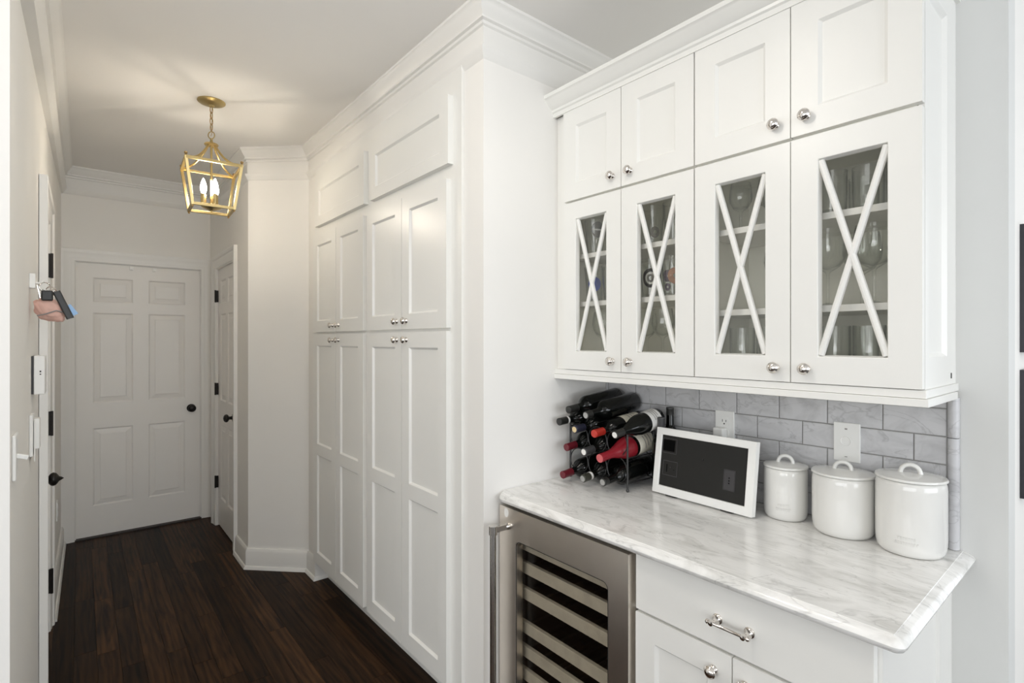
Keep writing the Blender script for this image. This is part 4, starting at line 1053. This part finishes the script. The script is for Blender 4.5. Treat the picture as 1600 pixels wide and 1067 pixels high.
glass_set('tumbler', ((0.540, 1.590), (0.460, 1.590), (0.380, 1.600), (0.505, 1.70), (0.420, 1.70)), S_B, 'cabinet floor behind the rightmost glass door', 'tumblers on the cabinet floor', 'tumbler')

# ================================================================== LEFT WALL THINGS
# toggle switch
wy = 1.955; wx = xl(wy)
t = thing('light_switch', (wx, wy, 1.145), 'white toggle switch plate on the left wall nearest the wall end', 'switch')
obj('cover', MB().box(wx, wx + 0.008, wy - 0.036, wy + 0.036, 1.084, 1.206), 'plastic_white', t, bevel=0.003)
obj('toggle', MB().bar((wx + 0.006, wy, 1.147), (wx + 0.030, wy, 1.139), 0.010, 0.012), 'plastic_white', t, bevel=0.002)
# second device with a paper card tucked in
wy = 2.46; wx = xl(wy)
t = thing('thermostat', (wx, wy, 1.14), 'white wall device with a paper card on the left wall', 'wall device')
obj('cover', MB().box(wx, wx + 0.010, wy - 0.04, wy + 0.04, 1.062, 1.205), 'plastic_white', t, bevel=0.003)
obj('card', MB().box(wx + 0.012, wx + 0.015, wy - 0.03, wy + 0.06, 1.045, 1.185), 'paper_white', t)
obj('bracket', MB().box(wx + 0.010, wx + 0.026, wy - 0.02, wy + 0.03, 1.085, 1.190), 'plastic_white', t, bevel=0.003)
# keypad
wy = 2.55; wx = xl(wy)
t = thing('keypad', (wx, wy, 1.335), 'white box-shaped wall keypad above the paper card', 'wall device')
obj('backplate', MB().box(wx, wx + 0.006, wy - 0.045, wy + 0.07, 1.270, 1.404), 'plastic_dark', t)
obj('case', MB().box(wx + 0.006, wx + 0.036, wy - 0.045, wy + 0.07, 1.268, 1.406), 'plastic_white', t, bevel=0.003)
obj('indicator', MB().box(wx + 0.022, wx + 0.026, wy - 0.0462, wy - 0.0448, 1.347, 1.353).box(wx + 0.022, wx + 0.026, wy - 0.0462, wy - 0.0448, 1.338, 1.342), 'slot_dark', t)
# hook and key bunch
wy = 2.44; wx = xl(wy)
t = thing('wall_hook', (wx, wy, 1.66), 'white adhesive hook holding keys on the left wall', 'hook')
obj('plate', MB().box(wx, wx + 0.016, wy - 0.015, wy + 0.015, 1.640, 1.690), 'plastic_white', t, bevel=0.002)
obj('prong', MB().tube([(wx + 0.016, wy, 1.660), (wx + 0.030, wy, 1.657), (wx + 0.034, wy, 1.668)], 0.004, 8), 'plastic_white', t, smooth=50)
kb = thing('key_bunch', (wx + 0.03, wy, 1.655), 'key bunch with pink pouch and black fobs hanging from the white hook', 'keys')
rg = MB()
for (cx_, cy_, cz_, rr_, a) in ((0.040, 0, 1.645, 0.017, 0.5), (0.054, 0.010, 1.636, 0.013, -0.4), (0.064, -0.005, 1.630, 0.011, 0.9)):
    rg.tube([(wx + cx_ + rr_ * math.cos(k * PI / 9) * math.cos(a), wy + cy_ + rr_ * math.cos(k * PI / 9) * math.sin(a), cz_ + rr_ * math.sin(k * PI / 9)) for k in range(18)], 0.0016, 6, closed=True)
obj('key_ring', rg, 'nickel', kb, smooth=60)
obj('key', MB().bar((wx + 0.020, wy + 0.01, 1.652), (wx + 0.028, wy + 0.014, 1.604), 0.012, 0.002).bar((wx + 0.034, wy + 0.014, 1.64), (wx + 0.026, wy + 0.022, 1.598), 0.010, 0.002), 'nickel', kb)
# pink crumpled pouch
import bmesh
bm = bmesh.new(); bmesh.ops.create_icosphere(bm, subdivisions=4, radius=1.0)
rn = random.Random(3); ph = [rn.random() * 6 for _ in range(6)]
for v in bm.verts:
    p = v.co.copy(); k = 1 + 0.07 * math.sin(5 * p.x + ph[0]) * math.sin(6 * p.z + ph[1]) + 0.05 * math.sin(9 * p.y + ph[2]) * math.sin(8 * p.z + ph[3]) + 0.03 * math.sin(16 * p.x + 9 * p.z)
    q = Vector((math.copysign(abs(p.x) ** 0.75, p.x), math.copysign(abs(p.y) ** 0.8, p.y), math.copysign(abs(p.z) ** 0.75, p.z))) * k
    v.co = Vector((wx + 0.052 + q.x * 0.041 - 0.006 * q.z, wy + 0.015 + q.y * 0.028, 1.568 + q.z * 0.040 - 0.14 * 0.04 * q.x))
me = bpy.data.meshes.new('pouch'); bm.to_mesh(me); bm.free()
base_ = wpos(kb)
for v in me.vertices: v.co -= base_
me.materials.append(MATS['pouch_pink']); finish(me, 70)
link('pouch', me, kb)['label'] = 'pink crumpled fabric pouch'
obj('zip', MB().tube([(wx + 0.020, wy - 0.014, 1.545), (wx + 0.045, wy - 0.016, 1.553), (wx + 0.070, wy - 0.016, 1.565), (wx + 0.088, wy - 0.010, 1.560)], 0.0022, 6), 'print_grey', kb, smooth=60)
obj('key_fob', MB().box(wx + 0.030, wx + 0.062, wy - 0.022, wy - 0.006, 1.598, 1.634), 'plastic_dark', kb, bevel=0.005)
f1, f2_ = Vector((wx + 0.070, wy - 0.010, 1.632)), Vector((wx + 0.108, wy - 0.010, 1.538))
obj('key_fob', MB().bar(f1, f2_, 0.014, 0.022), 'plastic_dark', kb, bevel=0.004)
obj('tag', MB().bar(Vector((wx + 0.100, wy - 0.004, 1.585)), Vector((wx + 0.122, wy - 0.004, 1.552)), 0.003, 0.018), 'tag_blue', kb)
# outlet further down the hall
wy = 4.25; wx = xl(wy)
t = thing('wall_outlet', (wx, wy, 0.42), 'white outlet low on the left hall wall past the door', 'outlet')
obj('cover', MB().box(wx, wx + 0.007, wy - 0.036, wy + 0.036, 0.36, 0.475), 'plastic_white', t, bevel=0.002)
obj('socket', MB().box(wx + 0.007, wx + 0.009, wy - 0.016, wy + 0.016, 0.385, 0.412).box(wx + 0.007, wx + 0.009, wy - 0.016, wy + 0.016, 0.425, 0.452), 'plastic_white', t)

# ================================================================== PICTURES AROUND THE RIGHT CORNER
for z0_, z1_, lb in ((1.428, 1.777, 'upper dark framed picture on the bright wall at the right edge'), (1.030, 1.380, 'lower dark framed picture on the bright wall at the right edge')):
    t = thing('framed_picture', (2.16, YC, z0_), lb, 'picture', 'dark framed pictures around the right corner')
    T = facing_my(YC - 0.022)
    o = obj('frame', frame_mb(T, 1.975, 2.345, z0_, z1_, [(1.990, 2.330, z0_ + 0.015, z1_ - 0.015)], 0.0218, 0.006, 0.001), 'frame_black', t)
    obj('canvas', MB().box(1.989, 2.331, YC - 0.016, YC - 0.012, z0_ + 0.014, z1_ - 0.014), 'canvas_navy', t)
